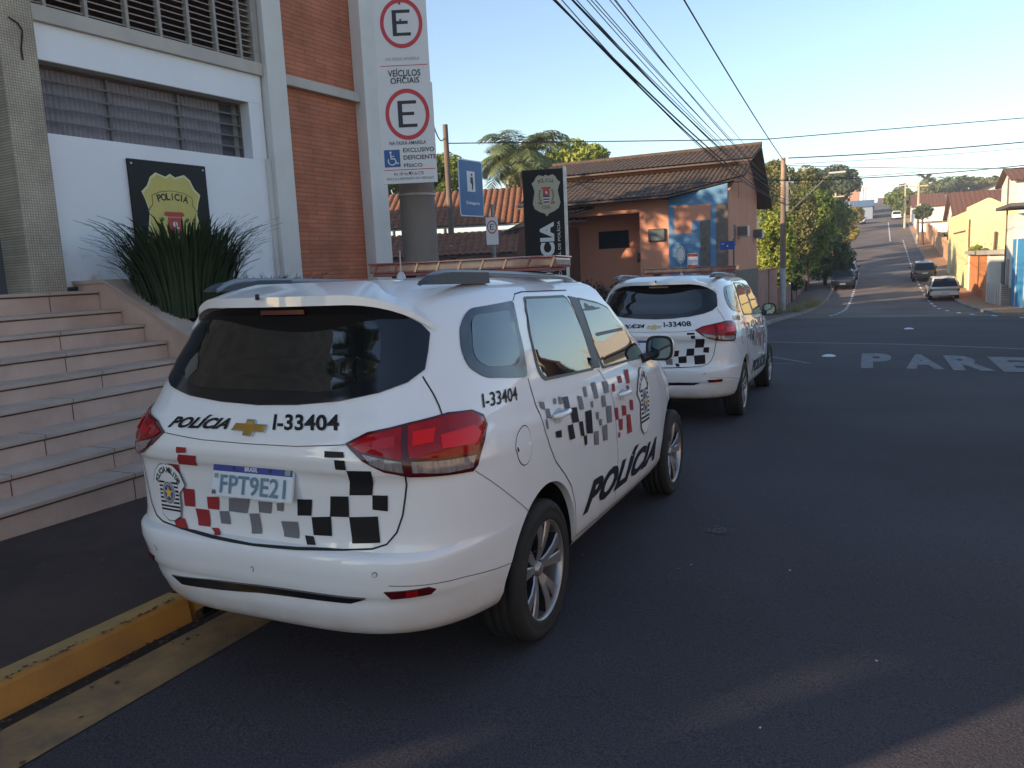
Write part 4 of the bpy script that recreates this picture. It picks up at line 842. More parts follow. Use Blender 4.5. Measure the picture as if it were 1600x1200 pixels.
# shield shape and state arms used on the signs
SHIELD = [(-.30, 1), (-.10, .93), (0, 1.0), (.10, .93), (.30, 1), (.42, .90), (.50, .72), (.62, .60), (.56, .44), (.50, .20), (.55, -.10), (.60, -.40), (.52, -.66), (.30, -.82), (.10, -.90), (0, -1.05), (-.10, -.90), (-.30, -.82), (-.52, -.66), (-.60, -.40), (-.55, -.10), (-.50, .20), (-.56, .44), (-.62, .60), (-.50, .72), (-.42, .90)]
def shield(F, cx, cy, w, h, mi_rim, mi_in, hh=.003, k=.92):
    F.poly([(cx + a * w / 1.24, cy + b * h / 2.05) for a, b in SHIELD], mi_rim, hh); F.poly([(cx + a * w * k / 1.24, cy + b * h * (k + .02) / 2.05) for a, b in SHIELD], mi_in, hh + .002)
def arms(F, cx, cy, s, mi, hh):
    """crowned field above black and white bars between two sprigs; mi = red, white, black, green"""
    R, Wt, K, Gr = mi
    F.poly([(cx - s * .34, cy + s * .62), (cx + s * .34, cy + s * .62), (cx + s * .40, cy + s * .50), (cx + s * .22, cy + s * .46), (cx - s * .22, cy + s * .46), (cx - s * .40, cy + s * .50)], R, hh)
    F.rect(cx - s * .26, cy - s * .05, cx + s * .26, cy + s * .44, R, hh + .0006); F.disc(cx, cy + s * .22, s * .09, Wt, hh + .001); F.poly([(cx - s * .02, cy + s * .2), (cx + s * .16, cy + s * .10), (cx + s * .02, cy + s * .06)], Wt, hh + .001)
    for i in range(5):
        y1 = cy - s * .06 - i * s * .105; ww = .26 - .012 * i; F.rect(cx - s * ww, y1 - s * .1, cx + s * ww, y1, K if i % 2 == 0 else Wt, hh + .0006)
    for sg in (-1, 1):
        for i in range(6):
            t = i / 5; x = cx + sg * s * (.46 + .10 * math.sin(t * 3)); y = cy - s * .42 + t * s * .78; F.poly([(x - s * .09, y - s * .05), (x, y - s * .09), (x + s * .09, y + s * .03), (x, y + s * .09)], Gr, hh + .0003 * i)
        F.poly([(cx + sg * s * .28, cy - s * .62), (cx + sg * s * .62, cy - s * .50), (cx + sg * s * .70, cy - s * .62), (cx + sg * s * .40, cy - s * .72)], R, hh)
# black board with yellow badge on the wall
PLK = mat('black_board', (.012, .012, .014), rough=.45, spec=.25); BY = mat('badge_yellow', (.58, .49, .13), rough=.5, var=.08, vscale=4); BYL = mat('badge_cream', (.68, .64, .36), rough=.5); SR_ = mat('sign_red', (.42, .05, .04), rough=.45); SWt = mat('sign_white', (.62, .64, .66), rough=.45, var=.03, vscale=2); SK = mat('sign_black', (.015, .015, .018), rough=.5); SG_ = mat('sign_green', (.03, .13, .03), rough=.5); BYD = mat('badge_line', (.14, .12, .03), rough=.5)
b = MB(); b.box(-.016, .012, 2.80, 3.845, 1.80, 3.115, 0)
F = Face2D(b, (.012, 2.80, 1.80), (0, 1, 0), (0, 0, 1)); cx, cy = .53, .62
shield(F, cx, cy, .80, 1.16, 2, 1, .003, .94)
bow_ = [(-.27, .30), (-.16, .345), (0, .365), (.16, .345), (.27, .30), (.27, .20), (.34, .12), (.27, .14), (.25, .17), (.14, .215), (0, .232), (-.14, .215), (-.25, .17), (-.27, .14), (-.34, .12), (-.27, .20)]
F.poly([(cx + a * 1.03, cy + c_ * 1.02) for a, c_ in bow_], 7, .0055); F.poly([(cx + a * .99, cy + c_ * .997) for a, c_ in bow_], 1, .006)
F.textarc('POLÍCIA', cx, cy - .42, .72, 107, 73, .085, 5, .0065, bold=.035)
arms(F, cx, cy - .10, .36, (3, 4, 5, 6), .006)
for x in (.04, 1.005):
    for y in (.05, 1.265): F.disc(x, y, .011, 4, .006)
o = b.build('badge_sign', [PLK, BY, BYL, SR_, SWt, SK, SG_, BYD]); o.matrix_world = Matrix.Translation(bloc) @ Matrix.Rotation(R_(-5.4), 4, 'Z')
tag(o, 'black square board with yellow police shield, on the wall behind the spiky bush', 'sign')

# ------------------------------------------------------------------ stairs
STONE = mat('worn_cream_stone', (.72, .50, .40), rough=.75, col2=(.46, .30, .23), vscale=1.7, bump=.25, bscale=35, contrast=.8); STONET = mat('worn_stone_tread', (.60, .45, .37), rough=.75, col2=(.42, .31, .25), vscale=2.2, bump=.25, bscale=40)
JOINT = mat('dirty_joint', (.075, .045, .035), rough=.9, col2=(.17, .11, .08), vscale=9, contrast=1.2)
st = empty('stairway', (-2.73, 0, G(-2.73, 0))); tag(st, 'wide flight of cream stone steps rising from the pavement to the station wall', 'stairs')
tops = [.33, .48, .64, .82, .97, 1.14, 1.31, 1.47, 1.67]; off = st.location
def lb_(m, x0, x1, y0, y1, z0, z1, mi, bev=0): m.box(x0 - off.x, x1 - off.x, y0 - off.y, y1 - off.y, z0 - off.z, z1 - off.z, mi, bev=bev)
YE = [2.55] * 9
rnd = random.Random(3)
for i, z in enumerate(tops):
    x1 = -2.73 - .3 * i; x0 = x1 - .3 - (.05 if i < 8 else 1.0); zb = (tops[i - 1] if i else -.1); y1 = 2.55
    m = MB(); lb_(m, x0 if i < 8 else -6.2, x1, -9, y1 - .004, zb - .02, z - .034, 0); lb_(m, (x0 if i < 8 else -6.2), x1 + .022, -9, y1 - .004, z - .030, z, 1, bev=.007)
    lb_(m, x1 - .01, x1 + .0015, -9, y1 - .006, z - .0335, z - .0305, 2); lb_(m, x1 - .002, x1 + .0035, -9, y1 - .01, z - .044, z - .0345, 2)
    y = -8.5 + rnd.random()
    while y < 2.4:
        wj = .0035 + rnd.random() * .003; lb_(m, x1 - .02, x1 + .003, y, y + wj, zb + .004, z - .045, 2); lb_(m, x1 - .29, x1 + .0235, y, y + .004, z - .028, z + .0012, 2); y += .72 + rnd.random() * .75
    m.build('step', [STONE, STONET, JOINT], st)
m = MB(); prof = [(-2.60, -.1), (-2.60, .34), (-5.05, 1.665), (-5.05, 1.78), (-6.3, 1.78), (-6.3, -.1)]
prof = [(-2.58, -.1), (-2.58, .42), (-5.02, 1.735), (-6.3, 1.735), (-6.3, -.1)]
m.prism(prof, lambda a, c_: Vector((a, 2.552, c_)) - off, lambda a, c_: Vector((a, 2.80, c_)) - off, 0)
cap = [(-2.56, .43), (-2.58, .40), (-2.58, .445), (-5.02, 1.762), (-6.3, 1.762), (-6.3, 1.737), (-5.02, 1.737)]
m.prism([(-2.555, .42), (-2.555, .455), (-5.02, 1.775), (-6.3, 1.775), (-6.3, 1.737), (-5.02, 1.737)], lambda a, c_: Vector((a, 2.535, c_)) - off, lambda a, c_: Vector((a, 2.815, c_)) - off, 1)
m.build('cheek_wall', [STONE, STONET], st)
p = MB(); p.box(-6.0, -3.05, 2.83, 7.6, -.1, 1.30, 0, bev=.01); p.box(-5.9, -3.15, 2.93, 7.5, 1.302, 1.345, 1); tag(p.build('planter', [STONE, mat('planter_soil', (.05, .03, .02), rough=.95)]), 'raised stone planter bed beside the top of the steps', 'planter')
# ------------------------------------------------------------------ spiky bush in the planter
BL = leafmat('strap_leaf', (.014, .030, .014), (.05, .075, .035), 2.0, .1)
def strap_bush(name, label, base, n, hgt, spread, w, seed, cat='bush', ratio=(1, 1)):
    rn = random.Random(seed); m = MB()
    for i in range(n):
        a = rn.uniform(0, 2 * math.pi); r0 = rn.random() ** .5 * .42; L = hgt * rn.uniform(.55, 1.12); lean = rn.random() ** .8 * spread; bend = rn.uniform(.1, .55); dx, dy = math.cos(a) * ratio[0], math.sin(a) * ratio[1]
        b0 = Vector(base) + Vector((math.cos(a) * r0 * ratio[0], math.sin(a) * r0 * ratio[1], 0)); sx = Vector((-dy, dx, 0)).normalized(); vs = []; K = 6
        for k in range(K + 1):
            t = k / K; h = L * (math.sin(min(1, t) * (math.pi / 2) * (1 - bend * .45)) ); o = lean * L * t ** 1.7; ww = w * (1 - t) ** .6 * (.5 + t if t < .5 else 1)
            p = b0 + Vector((dx * o, dy * o, h - bend * lean * L * .45 * t ** 3)); vs += [p - sx * ww, p + sx * ww + Vector((0, 0, .003))]
        m.add(vs, [(2 * k, 2 * k + 1, 2 * k + 3, 2 * k + 2) for k in range(K)], 0, True)
    return tag(m.build(name, BL), label, cat)
strap_bush('strap_leaf_bush', 'dark green bush of long strap leaves in the planter before the police badge board', (-4.50, 3.12, 1.34), 1150, .98, .50, .019, 5, ratio=(1.15, 1.15))
strap_bush('strap_leaf_bush', 'lower dark strap-leaved bush trailing right of the big one beside the brick wall', (-4.2, 4.1, 1.34), 420, .40, .9, .010, 9, ratio=(1.0, 1.3))

# ------------------------------------------------------------------ poles and signs
PCON = mat('grey_concrete_pole', (.22, .195, .175), rough=.9, col2=(.13, .115, .105), vscale=1.4, bump=.3, bscale=30, stretch=(1, 1, .35))
PWOOD = mat('weathered_pole', (.20, .15, .12), rough=.9, col2=(.12, .09, .075), vscale=2, stretch=(3, 3, .3))
HO = (math.cos(R_(24.6)), math.sin(R_(24.6)), 0)   # direction the near signs run along
def pole(name, lab, x, y, r0, r1, h, m, cat='utility pole', grp=None, seg=20):
    z = G(x, y); b = MB(); b.tube([(x, y, z - .2), (x, y, z + h * .5), (x, y, z + h)], [r0, (r0 + r1) / 2, r1], seg=seg); return tag(b.build(name, m), lab, cat, grp)
o = pole('utility_pole', 'thick grey concrete pole carrying the two white parking signs', -1.80, 3.52, .185, .13, 9.2, PCON, grp='concrete utility poles')
b = MB(); b.tube([(-1.80, 3.52, 2.42), (-1.80, 3.52, 2.44)], .182, seg=20); x = b.build('steel_band', mat('band_metal', (.30, .28, .27), rough=.5, metal=.5), o)
SGM = [SWt, mat('ring_red', (.48, .03, .045), rough=.45), mat('letter_black', (.02, .02, .03), rough=.5), mat('faded_grey', (.30, .33, .36), rough=.6), mat('access_blue', (.02, .09, .28), rough=.45), mat('rust_bolt', (.04, .025, .02), rough=.8)]
def park_sign(kind, TL, TR, BL_, D):
    o_ = at(*BL_, D); tr = at(*TR, D); tl = at(*TL, D); r = (tr - tl); r.z = 0; w = r.length; r.normalize(); h = (tl - o_).length; up = Vector((0, 0, 1)); nrm = r.cross(up)
    m = MB(); q = [(0, 0), (w, 0), (w, h), (0, h)]
    m.prism(q, lambda a, c: o_ + r * a + up * c, lambda a, c: o_ + r * a + up * c - nrm * .012, 0)
    F = Face2D(m, o_ + nrm * .0005, r, up); return m, F, w, h
m, F, w, h = park_sign(1, (585.5, 2), (667.5, 0), (591, 138), 7.1); s_ = w / 82.5
o1, o2 = F, m
def ringE(F, cx, cy, R, rr=.17, ry=1.12):
    F.ring(cx, cy, R * (1 - rr), R, 1, .0015, ry); k = R * .5
    F.rect(cx - k * .85, cy - k * 1.12, cx - k * .45, cy + k * 1.2, 2, .002)
    for yy in (-1.12, -.07, .92): F.rect(cx - k * .45, cy + k * yy, cx + k * (.85 if yy != -.07 else .62), cy + k * (yy + .28), 2, .002)
ringE(F, w * .515, h - 42 * s_ * 1.0, 33 * s_)
F.text('NA FAIXA AMARELA', w * .18, h - 97 * s_, w * .64, 5 * s_, 3, .002); F.rect(w * .07, h - 105 * s_, w * .96, h - 104 * s_, 1, .0015)
F.text('VEÍCULOS', w * .20, h - 121 * s_, w * .62, 12.5 * s_, 2, .002, bold=.02); F.text('OFICIAIS', w * .24, h - 132 * s_, w * .55, 9.5 * s_, 2, .002, bold=.02); F.rect(w * .05, h - 136.5 * s_, w * .93, h - 135.5 * s_, 1, .0015)
for yy in (13, 37, 122): F.disc(w * .5, h - yy * s_, .009, 5, .004)
tag(m.build('parking_sign', SGM), 'upper white parking sign with red ring, reading VEÍCULOS OFICIAIS', 'sign', 'parking signs on the concrete pole')
m, F, w, h = park_sign(2, (590, 139), (674.5, 136), (599.5, 288), 7.05); s_ = w / 84.5
ringE(F, w * .52, h - 46 * s_, 34 * s_)
F.text('NA FAIXA AMARELA', w * .16, h - 91 * s_, w * .67, 5.5 * s_, 2, .002, bold=.01)
F.rect(w * .045, h - 124 * s_, w * .335, h - 98 * s_, 4, .0015)
ic = w * .19; iy = h - 112 * s_; F.disc(ic - .012, iy + .058, .010, 0, .003); F.rect(ic - .016, iy + .005, ic - .006, iy + .046, 0, .003); F.rect(ic - .016, iy + .020, ic + .020, iy + .028, 0, .003); F.poly([(ic - .012, iy + .008), (ic + .024, iy + .008), (ic + .044, iy - .034), (ic + .058, iy - .030), (ic + .056, iy - .042), (ic + .038, iy - .044), (ic + .018, iy - .002), (ic - .012, iy - .002)], 0, .003)
for k in range(9):
    a0, a1 = R_(150 + 21 * k), R_(150 + 21 * (k + 1)); F.poly([(ic - .002 + q * math.cos(t), iy - .016 + q * math.sin(t)) for q, t in ((.030, a0), (.039, a0), (.039, a1), (.030, a1))], 0, .003)
for i, t_ in enumerate(('EXCLUSIVO', 'DEFICIENTE', 'FÍSICO')): F.text(t_, w * .40, h - (101.5 + 11.2 * i) * s_ - .006, w * (.57, .60, .34)[i], 6.6 * s_, 2, .002, bold=.015)
F.rect(w * .03, h - 129 * s_, w * .97, h - 128 * s_, 1, .0015); F.text('Art. 181 Inc. XX do CTB', w * .20, h - 137 * s_, w * .55, 5 * s_, 2, .002); F.text('MULTA E REMOÇÃO DO VEÍCULO', w * .07, h - 144.5 * s_, w * .86, 5 * s_, 2, .002)
F.disc(w * .52, h - 44 * s_, .008, 5, .004); F.disc(w * .5, h - 134 * s_, .010, 5, .004)
tag(m.build('parking_sign', SGM), 'lower white parking sign with red ring and blue wheelchair square, reading EXCLUSIVO DEFICIENTE FÍSICO', 'sign', 'parking signs on the concrete pole')
# police totem
tz = G(-2.8, 9.3); TO = Vector((-3.115, 9.16, tz)); tr = Vector((.655, .185, 0)).normalized(); W_ = .68
T = empty('police_totem', (TO.x + .3, TO.y + .1, tz)); tag(T, 'tall black upright sign with police shield and white vertical lettering, silver right edge', 'sign')
def tl(mb, a0, a1, b0, b1, c0, c1, mi=0):
    nn = Vector((-tr.y, tr.x, 0)); P = [TO + tr * a + nn * b + Vector((0, 0, c)) - T.location for c in (c0, c1) for a, b in ((a0, b0), (a1, b0), (a1, b1), (a0, b1))]
    mb.add(P, [(3, 2, 1, 0), (4, 5, 6, 7), (0, 1, 5, 4), (1, 2, 6, 5), (2, 3, 7, 6), (3, 0, 4, 7)], mi)
b = MB(); tl(b, 0, W_, 0, .12, -.1, 3.50); b.build('panel', PLK, T); b = MB(); tl(b, W_ + .001, W_ + .045, -.02, .14, -.1, 3.53); b.build('metal_edge', mat('brushed_edge', (.50, .50, .50), rough=.4, metal=.5, var=.2, vscale=6), T)
b = MB(); F = Face2D(b, TO + Vector((0, 0, 0)) - T.location - Vector((-tr.y, tr.x, 0)) * .001, tr, (0, 0, 1)); z3 = 3.50
shield(F, .39, z3 - .42, .48, .68, 0, 0, .003, .94); arms(F, .39, z3 - .42, .21, (1, 2, 3, 4), .006); F.textarc('POLÍCIA', .39, z3 - .52, .34, 112, 68, .06, 5, .006); F.textarc('CIVIL', .39, z3 - .42, .20, 250, 290, .055, 5, .006)
b.build('shield_emblem', [mat('pale_gold', (.42, .40, .30), rough=.5), SR_, SWt, SK, mat('pale_green', (.10, .14, .08), rough=.5), mat('gold_line', (.12, .11, .07), rough=.5)], T)
b = MB(); F.mb = b; F.text('POLÍCIA', .50, z3 - 2.13, 1.27, .30, 0, .004, bold=.05, vert=True); F.text('DELEGACIA SECCIONAL DE POLÍCIA', .60, z3 - 2.35, 1.50, .055, 0, .004, bold=.01, vert=True); b.build('lettering', SWt, T)
# blue sign on its post with a small parking plate
bz = G(-3.7, 8.8); BS = empty('blue_direction_sign', (-3.55, 8.85, bz)); tag(BS, 'blue rectangular sign with white pictogram on a grey post, turned sideways', 'sign')
b = MB(); b.tube([(0, 0, -.1), (0, 0, 2.95)], .03, seg=10); b.build('post', mat('galvanised_post', (.22, .24, .25), rough=.5, metal=.4), BS)
A_ = at(720, 336, 12.9) - BS.location; B_ = at(757, 340, 13.45) - BS.location; up = Vector((0, 0, 1)); r = (B_ - A_); r.z = 0; w = r.length; r.normalize(); A_.z = B_.z = 2.62 - bz - .02; h = .93; nn = r.cross(up)
b = MB(); rr = rounded([(0, 0), (w, 0), (w, h), (0, h)], .05); b.prism(rr, lambda a, c: A_ + r * a + up * c, lambda a, c: A_ + r * a + up * c - nn * .015, 1); F = Face2D(b, A_ + nn * .0006, r, up); F.poly(rounded([(.015, .02), (w - .015, .02), (w - .015, h - .02), (.015, h - .02)], .045), 0, .001)
F.rect(w * .33, h * .44, w * .66, h * .80, 1, .002); F.disc(w * .53, h * .74, .022, 2, .004); F.poly([(w * .48, h * .70), (w * .57, h * .70), (w * .585, h * .58), (w * .55, h * .47), (w * .51, h * .47), (w * .52, h * .57), (w * .46, h * .60)], 2, .004); F.text('Delegacia', w * .26, h * .20, w * .56, h * .07, 1, .003, bold=.03)
b.build('panel', [mat('sign_blue', (.045, .13, .30), rough=.45, var=.1, vscale=4), SWt, SK], BS)
p = at(741.5, 362, 12.95) - BS.location; p = Vector((0, -.045, p.z)); b = MB(); r2 = Vector(HO); q0 = p - r2 * .10 - up * .225
b.prism([(0, 0), (.20, 0), (.20, .45), (0, .45)], lambda a, c: q0 + r2 * a + up * c, lambda a, c: q0 + r2 * a + up * c + Vector((-HO[1], HO[0], 0)) * .01, 0); F = Face2D(b, q0 - Vector((-HO[1], HO[0], 0)) * .0005, r2, up); ringE(F, .10, .29, .082, .2, 1.35); b.build('parking_plate', SGM, BS)
# thin dark pole with a little round plate
TP = pole('utility_pole', 'slim dark wooden pole between the concrete pole and the blue sign', -12.6, 24.0, .13, .10, 7.8, PWOOD, grp='wooden utility poles')
p = at(705.5, 394, 29.2); b = MB(); F = Face2D(b, p, HO, (0, 0, 1)); F.disc(0, 0, .20, 0, .01, 1.2); F.ring(0, 0, .13, .17, 1, .014, 1.2); F.text('E', -.06, -.09, .12, .18, 2, .016, bold=.04); b.tube([p + Vector((0, .03, -2.5)), p + Vector((0, .03, .1))], .03, seg=8, mi=3)
tag(b.build('round_sign', [SWt, SGM[1], SK, GREY]), 'small round white parking sign low in front of the slim wooden pole', 'sign')
# big utility pole on the far corner with street lamp
FP = empty('utility_pole', (-1.9, 40.2, G(-1.9, 40.2))); tag(FP, 'tall concrete pole at the far corner with many wires and a street lamp', 'utility pole', 'concrete utility poles')
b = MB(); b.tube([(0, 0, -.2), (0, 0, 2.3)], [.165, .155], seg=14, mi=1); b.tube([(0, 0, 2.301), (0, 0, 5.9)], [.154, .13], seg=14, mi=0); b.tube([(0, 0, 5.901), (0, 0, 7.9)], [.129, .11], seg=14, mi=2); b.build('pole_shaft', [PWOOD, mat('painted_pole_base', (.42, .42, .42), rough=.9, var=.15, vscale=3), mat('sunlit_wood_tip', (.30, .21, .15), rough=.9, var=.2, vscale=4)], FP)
b = MB(); b.box(.12, .26, -.05, .05, 5.2, 6.7, 0); b.box(-.05, .5, .10, .16, 6.6, 6.7); b.tube([(.3, .13, 6.7), (.3, .13, 6.9)], .05); b.build('bracket', mat('galvanised_bracket', (.20, .20, .21), rough=.5, metal=.4), FP)
b = MB(); b.tube([(.05, 0, 4.9), (.9, .2, 5.7), (2.0, .4, 6.75), (2.25, .4, 6.95)], .022, seg=8); o = b.build('lamp_arm', mat('lamp_arm_metal', (.22, .21, .20), rough=.5, metal=.3), FP)
b = MB(); b.box(2.15, 2.95, .32, .50, 6.93, 7.02, 0, bev=.03); b.tube([(2.55, .4, 7.05), (2.55, .4, 7.25)], .06, seg=8, mi=1); b.build('lamp_head', [mat('lamp_head_grey', (.42, .43, .45), rough=.4), BLACK], o)

# ------------------------------------------------------------------ houses
def roof(mb, A, B, C_, D_, mi=0, pitch=.21, amp=.028, thick=.06, mi2=None, courses=.36):
    """tiled slope: A-B eave, D-C ridge; real corrugation and course steps"""
    A, B, C_, D_ = map(Vector, (A, B, C_, D_)); L = max((B - A).length, (C_ - D_).length); H = (D_ - A).length
    nw = max(2, int(L / pitch)); sub = 6 if L < 25 else 4; nc = max(2, int(H / courses)); nrm = (B - A).cross(D_ - A).normalized()
    if nrm.z < 0: nrm = -nrm
    vs = []; nu = nw * sub
    vv = []
    for j in range(nc): vv += [(j / nc, 1.0), ((j + 1) / nc - 1e-4, .25)]
    for v, lift in vv:
        for i in range(nu + 1):
            u = i / nu; p = A.lerp(B, u).lerp(D_.lerp(C_, u), v); vs.append(p + nrm * (amp * (abs(math.cos(math.pi * i / sub)) * 1.6 - .6) + .018 * lift))
    n = nu + 1; mb.add(vs, [(j * n + i, j * n + i + 1, (j + 1) * n + i + 1, (j + 1) * n + i) for j in range(len(vv) - 1) for i in range(nu)], mi, False)
    q = [A, B, C_, D_]; m2 = mi if mi2 is None else mi2; lo = [p - nrm * (thick + amp * .65) for p in q]; hi = [p - nrm * (amp * .65 + .004) for p in q]
    mb.add(hi + lo, [(4, 5, 6, 7), (0, 1, 5, 4), (1, 2, 6, 5), (2, 3, 7, 6), (3, 0, 4, 7), (3, 2, 1, 0)], m2)
T_BROWN = tilemat('brown_clay_tiles', (.16, .105, .078), (.065, .050, .042)); T_OR = tilemat('orange_clay_tiles', (.33, .135, .07), (.18, .08, .048)); T_RED = tilemat('red_brown_tiles', (.22, .095, .065), (.15, .07, .05))
FASC = mat('fascia_dark_wood', (.12, .09, .075), rough=.8, var=.2, vscale=3)
TERRA = mat('terracotta_render', (.54, .24, .15), rough=.9, var=.07, vscale=.8, bump=.15, bscale=30); BLUEW = mat('blue_render', (.11, .23, .38), rough=.85, var=.08, vscale=1); SLATEM = mat('mottled_stone_panel', (.20, .16, .13), rough=.9, col2=(.10, .085, .075), vscale=7, bump=.4, bscale=15)
H = empty('terracotta_house', (-2.5, 26.5, G(-2.5, 26.5))); tag(H, 'terracotta house with a blue wall section and two-level brown tiled roof', 'house'); HL = H.location.copy()
def hb(par, org, name, mats, *boxes, bev=0):
    m = MB()
    for b_ in boxes: m.box(b_[0] - org.x, b_[1] - org.x, b_[2] - org.y, b_[3] - org.y, b_[4] - org.z, b_[5] - org.z, b_[6] if len(b_) > 6 else 0, bev=bev)
    return m.build(name, mats, par)
hb(H, HL, 'wall', TERRA, (-5.80, -2.5, 26.52, 29.0, -1, 4.05), (-9.4, -5.80, 28.1, 29.0, -1, 4.6), (-9.9, -9.1, 26.55, 29.0, -1, 4.05), (-11.0, -2.5, 29.002, 34.5, -1, 5.45), (-9.4, -5.8, 26.55, 26.9, 3.62, 4.05))
# gable wall to the street
m = MB(); m.prism([(29.0, 5.46), (34.5, 4.1), (34.5, 4.6), (31.6, 6.15), (29.0, 5.5)], lambda a, c: Vector((-2.52, a, c)) - HL, lambda a, c: Vector((-2.8, a, c)) - HL, 0)
m.prism([(26.52, 4.06), (29.0, 4.06), (29.0, 5.0)], lambda a, c: Vector((-2.52, a, c)) - HL, lambda a, c: Vector((-2.8, a, c)) - HL, 0); m.build('gable', TERRA, H)
hb(H, HL, 'blue_wall', [BLUEW, TERRA, SLATEM], (-4.68, -2.52, 26.44, 26.519, -1, 4.04, 0), (-4.45, -3.12, 26.43, 26.4395, 3.17, 3.74, 1), (-4.45, -3.80, 26.43, 26.4395, 2.72, 3.17, 1), (-3.50, -3.15, 26.41, 26.4398, 1.0, 3.14, 2), (-2.92, -2.50, 26.40, 26.4396, 1.0, 3.72, 2))
m = MB(); m.prism([(-4.68, 4.042), (-2.52, 4.042), (-2.52, 4.42)], lambda a, c: Vector((a, 26.44, c)) - HL, lambda a, c: Vector((a, 26.515, c)) - HL, 0); m.build('blue_wall', BLUEW, H)
m = MB(); l = HL
roof(m, Vector((-10.6, 25.75, 4.10)) - l, Vector((-4.55, 25.75, 4.10)) - l, Vector((-4.55, 29.1, 5.30)) - l, Vector((-10.6, 29.1, 5.30)) - l, 0, mi2=1)
m.build('lower_roof', [T_BROWN, FASC], H)
m = MB(); roof(m, Vector((-4.549, 25.75, 4.10)) - l, Vector((-2.05, 27.3, 4.72)) - l, Vector((-2.05, 29.1, 5.30)) - l, Vector((-4.549, 29.1, 5.30)) - l, 0, mi2=1); m.build('lower_roof', [T_BROWN, FASC], H)
m = MB(); roof(m, Vector((-11.2, 28.55, 5.46)) - l, Vector((-1.95, 28.55, 5.46)) - l, Vector((-1.95, 31.6, 6.30)) - l, Vector((-11.2, 31.6, 6.30)) - l, 0, mi2=1)
roof(m, Vector((-11.2, 35.6, 4.0)) - l, Vector((-1.95, 35.6, 4.0)) - l, Vector((-1.95, 31.62, 6.30)) - l, Vector((-11.2, 31.62, 6.30)) - l, 0, mi2=1)
m.tube([Vector((-11.2, 31.61, 6.36)) - l, Vector((-1.93, 31.61, 6.36)) - l], .09, seg=8); m.build('upper_roof', [T_BROWN, FASC], H)
hb(H, HL, 'dark_window', [PLK, GREY], (-7.95, -6.68, 28.06, 28.098, 2.36, 3.06, 0), bev=.01)
hb(H, HL, 'wall_display', [mat('grey_screen', (.10, .12, .13), rough=.12), BLACK], (-5.45, -4.82, 26.42, 26.519, 2.50, 2.96, 1), (-5.42, -4.85, 26.4150, 26.4195, 2.53, 2.93, 0))
hb(H, HL, 'wall_lantern', BLACK, (-5.92, -5.81, 26.46, 26.56, 1.75, 2.1), bev=.02)
hb(H, HL, 'notice_board', [SWt, SR_], (-3.98, -3.58, 26.395, 26.4085, 1.35, 1.98, 0), (-3.96, -3.60, 26.388, 26.3945, 1.36, 1.55, 1), (-3.96, -3.60, 26.388, 26.3945, 1.86, 1.96, 1))
b = MB(); F = Face2D(b, Vector((-4.22, 26.36, 1.95)) - HL, (1, 0, 0), (0, 0, 1)); F.disc(0, 0, .17, 0, .03, 1.9); F.ring(0, 0, .13, .15, 1, .034, 1.9); b.build('oval_plaque', [SWt, GOLD], H)
for y0 in (28.7, 33.3):
    o = hb(H, HL, 'air_conditioner', [mat('aircon_case', (.46, .44, .42), rough=.6), mat('aircon_grille', (.16, .13, .12), rough=.8)], (-2.518, -2.12, y0, y0 + .60, 2.55, 2.97, 0), (-2.50, -2.13, y0 - .012, y0 - .001, 2.59, 2.93, 1), bev=.015)
hb(H, HL, 'side_window', mat('dark_shutter', (.12, .045, .04), rough=.6), (-2.519, -2.49, 27.75, 28.25, 2.2, 3.0))
hb(H, HL, 'stone_base', SLATEM, (-2.50, -2.44, 26.6, 34.5, -1.2, 1.25))
# fence wall behind the corner pole, and the older wall further on
BRT = mat('old_pink_wall', (.40, .22, .17), rough=.95, col2=(.26, .14, .11), vscale=1.5, bump=.3, bscale=20)
m = MB(); m.box(-2.75, -2.5, 34.6, 39.0, -1.5, 1.08, 0); m.box(-2.75, -2.5, 39.5, 43.4, -1.7, 1.05, 0); m.box(-2.80, -2.45, 34.6, 43.4, 1.082, 1.14, 1); m.box(-2.68, -2.60, 39.0, 39.5, -1.7, 1.02, 2); tag(m.build('boundary_wall', [BRT, mat('wall_tile_cap', (.45, .20, .11), rough=.9), mat('dark_gate', (.05, .04, .06), rough=.7)]), 'pink wall with a narrow dark gate and clay cap beside the terracotta house', 'wall', 'walls along the left pavement')
m = MB(); y = 43.8
m.box(-2.55, -2.4, 43.8, 66, -2, .02, 0)
for i in range(12): m.box(-2.38, -2.3, 44 + 1.8 * i, 44.2 + 1.8 * i, -2, .06, 1)
tag(m.build('boundary_wall', [BRT, mat('wall_pilaster', (.46, .38, .33), rough=.9, var=.2, vscale=2)]), 'low worn wall with pale pilasters running under the trees up the left pavement', 'wall', 'walls along the left pavement')
m = MB(); m.box(-6, -.9, 84, 84.4, -.6, 2.6, 0); tag(m.build('boundary_wall', mat('pale_pink_wall', (.50, .36, .30), rough=.9, var=.1, vscale=.6)), 'pale pink wall glimpsed beyond the trunks left of the road', 'wall', 'walls along the left pavement')
# street name sign on a post
SS = empty('street_name_sign', (-1.62, 21.9, G(-1.62, 21.9))); tag(SS, 'blue street name plate on a thin post before the terracotta gable', 'sign'); b = MB(); b.tube([(0, 0, -.1), (0, 0, 2.85)], .025, seg=8); b.build('post', GREY, SS); b = MB(); b.box(-.40, .04, -.04, -.02, 2.52, 2.78, 0, bev=.008); F = Face2D(b, (-.40, -.041, 2.52), (1, 0, 0), (0, 0, 1)); F.rect(.04, .17, .12, .19, 1, .002); F.rect(.20, .09, .24, .13, 1, .002); b.build('name_plate', [mat('name_plate_blue', (.03, .07, .30), rough=.4), SWt], SS)
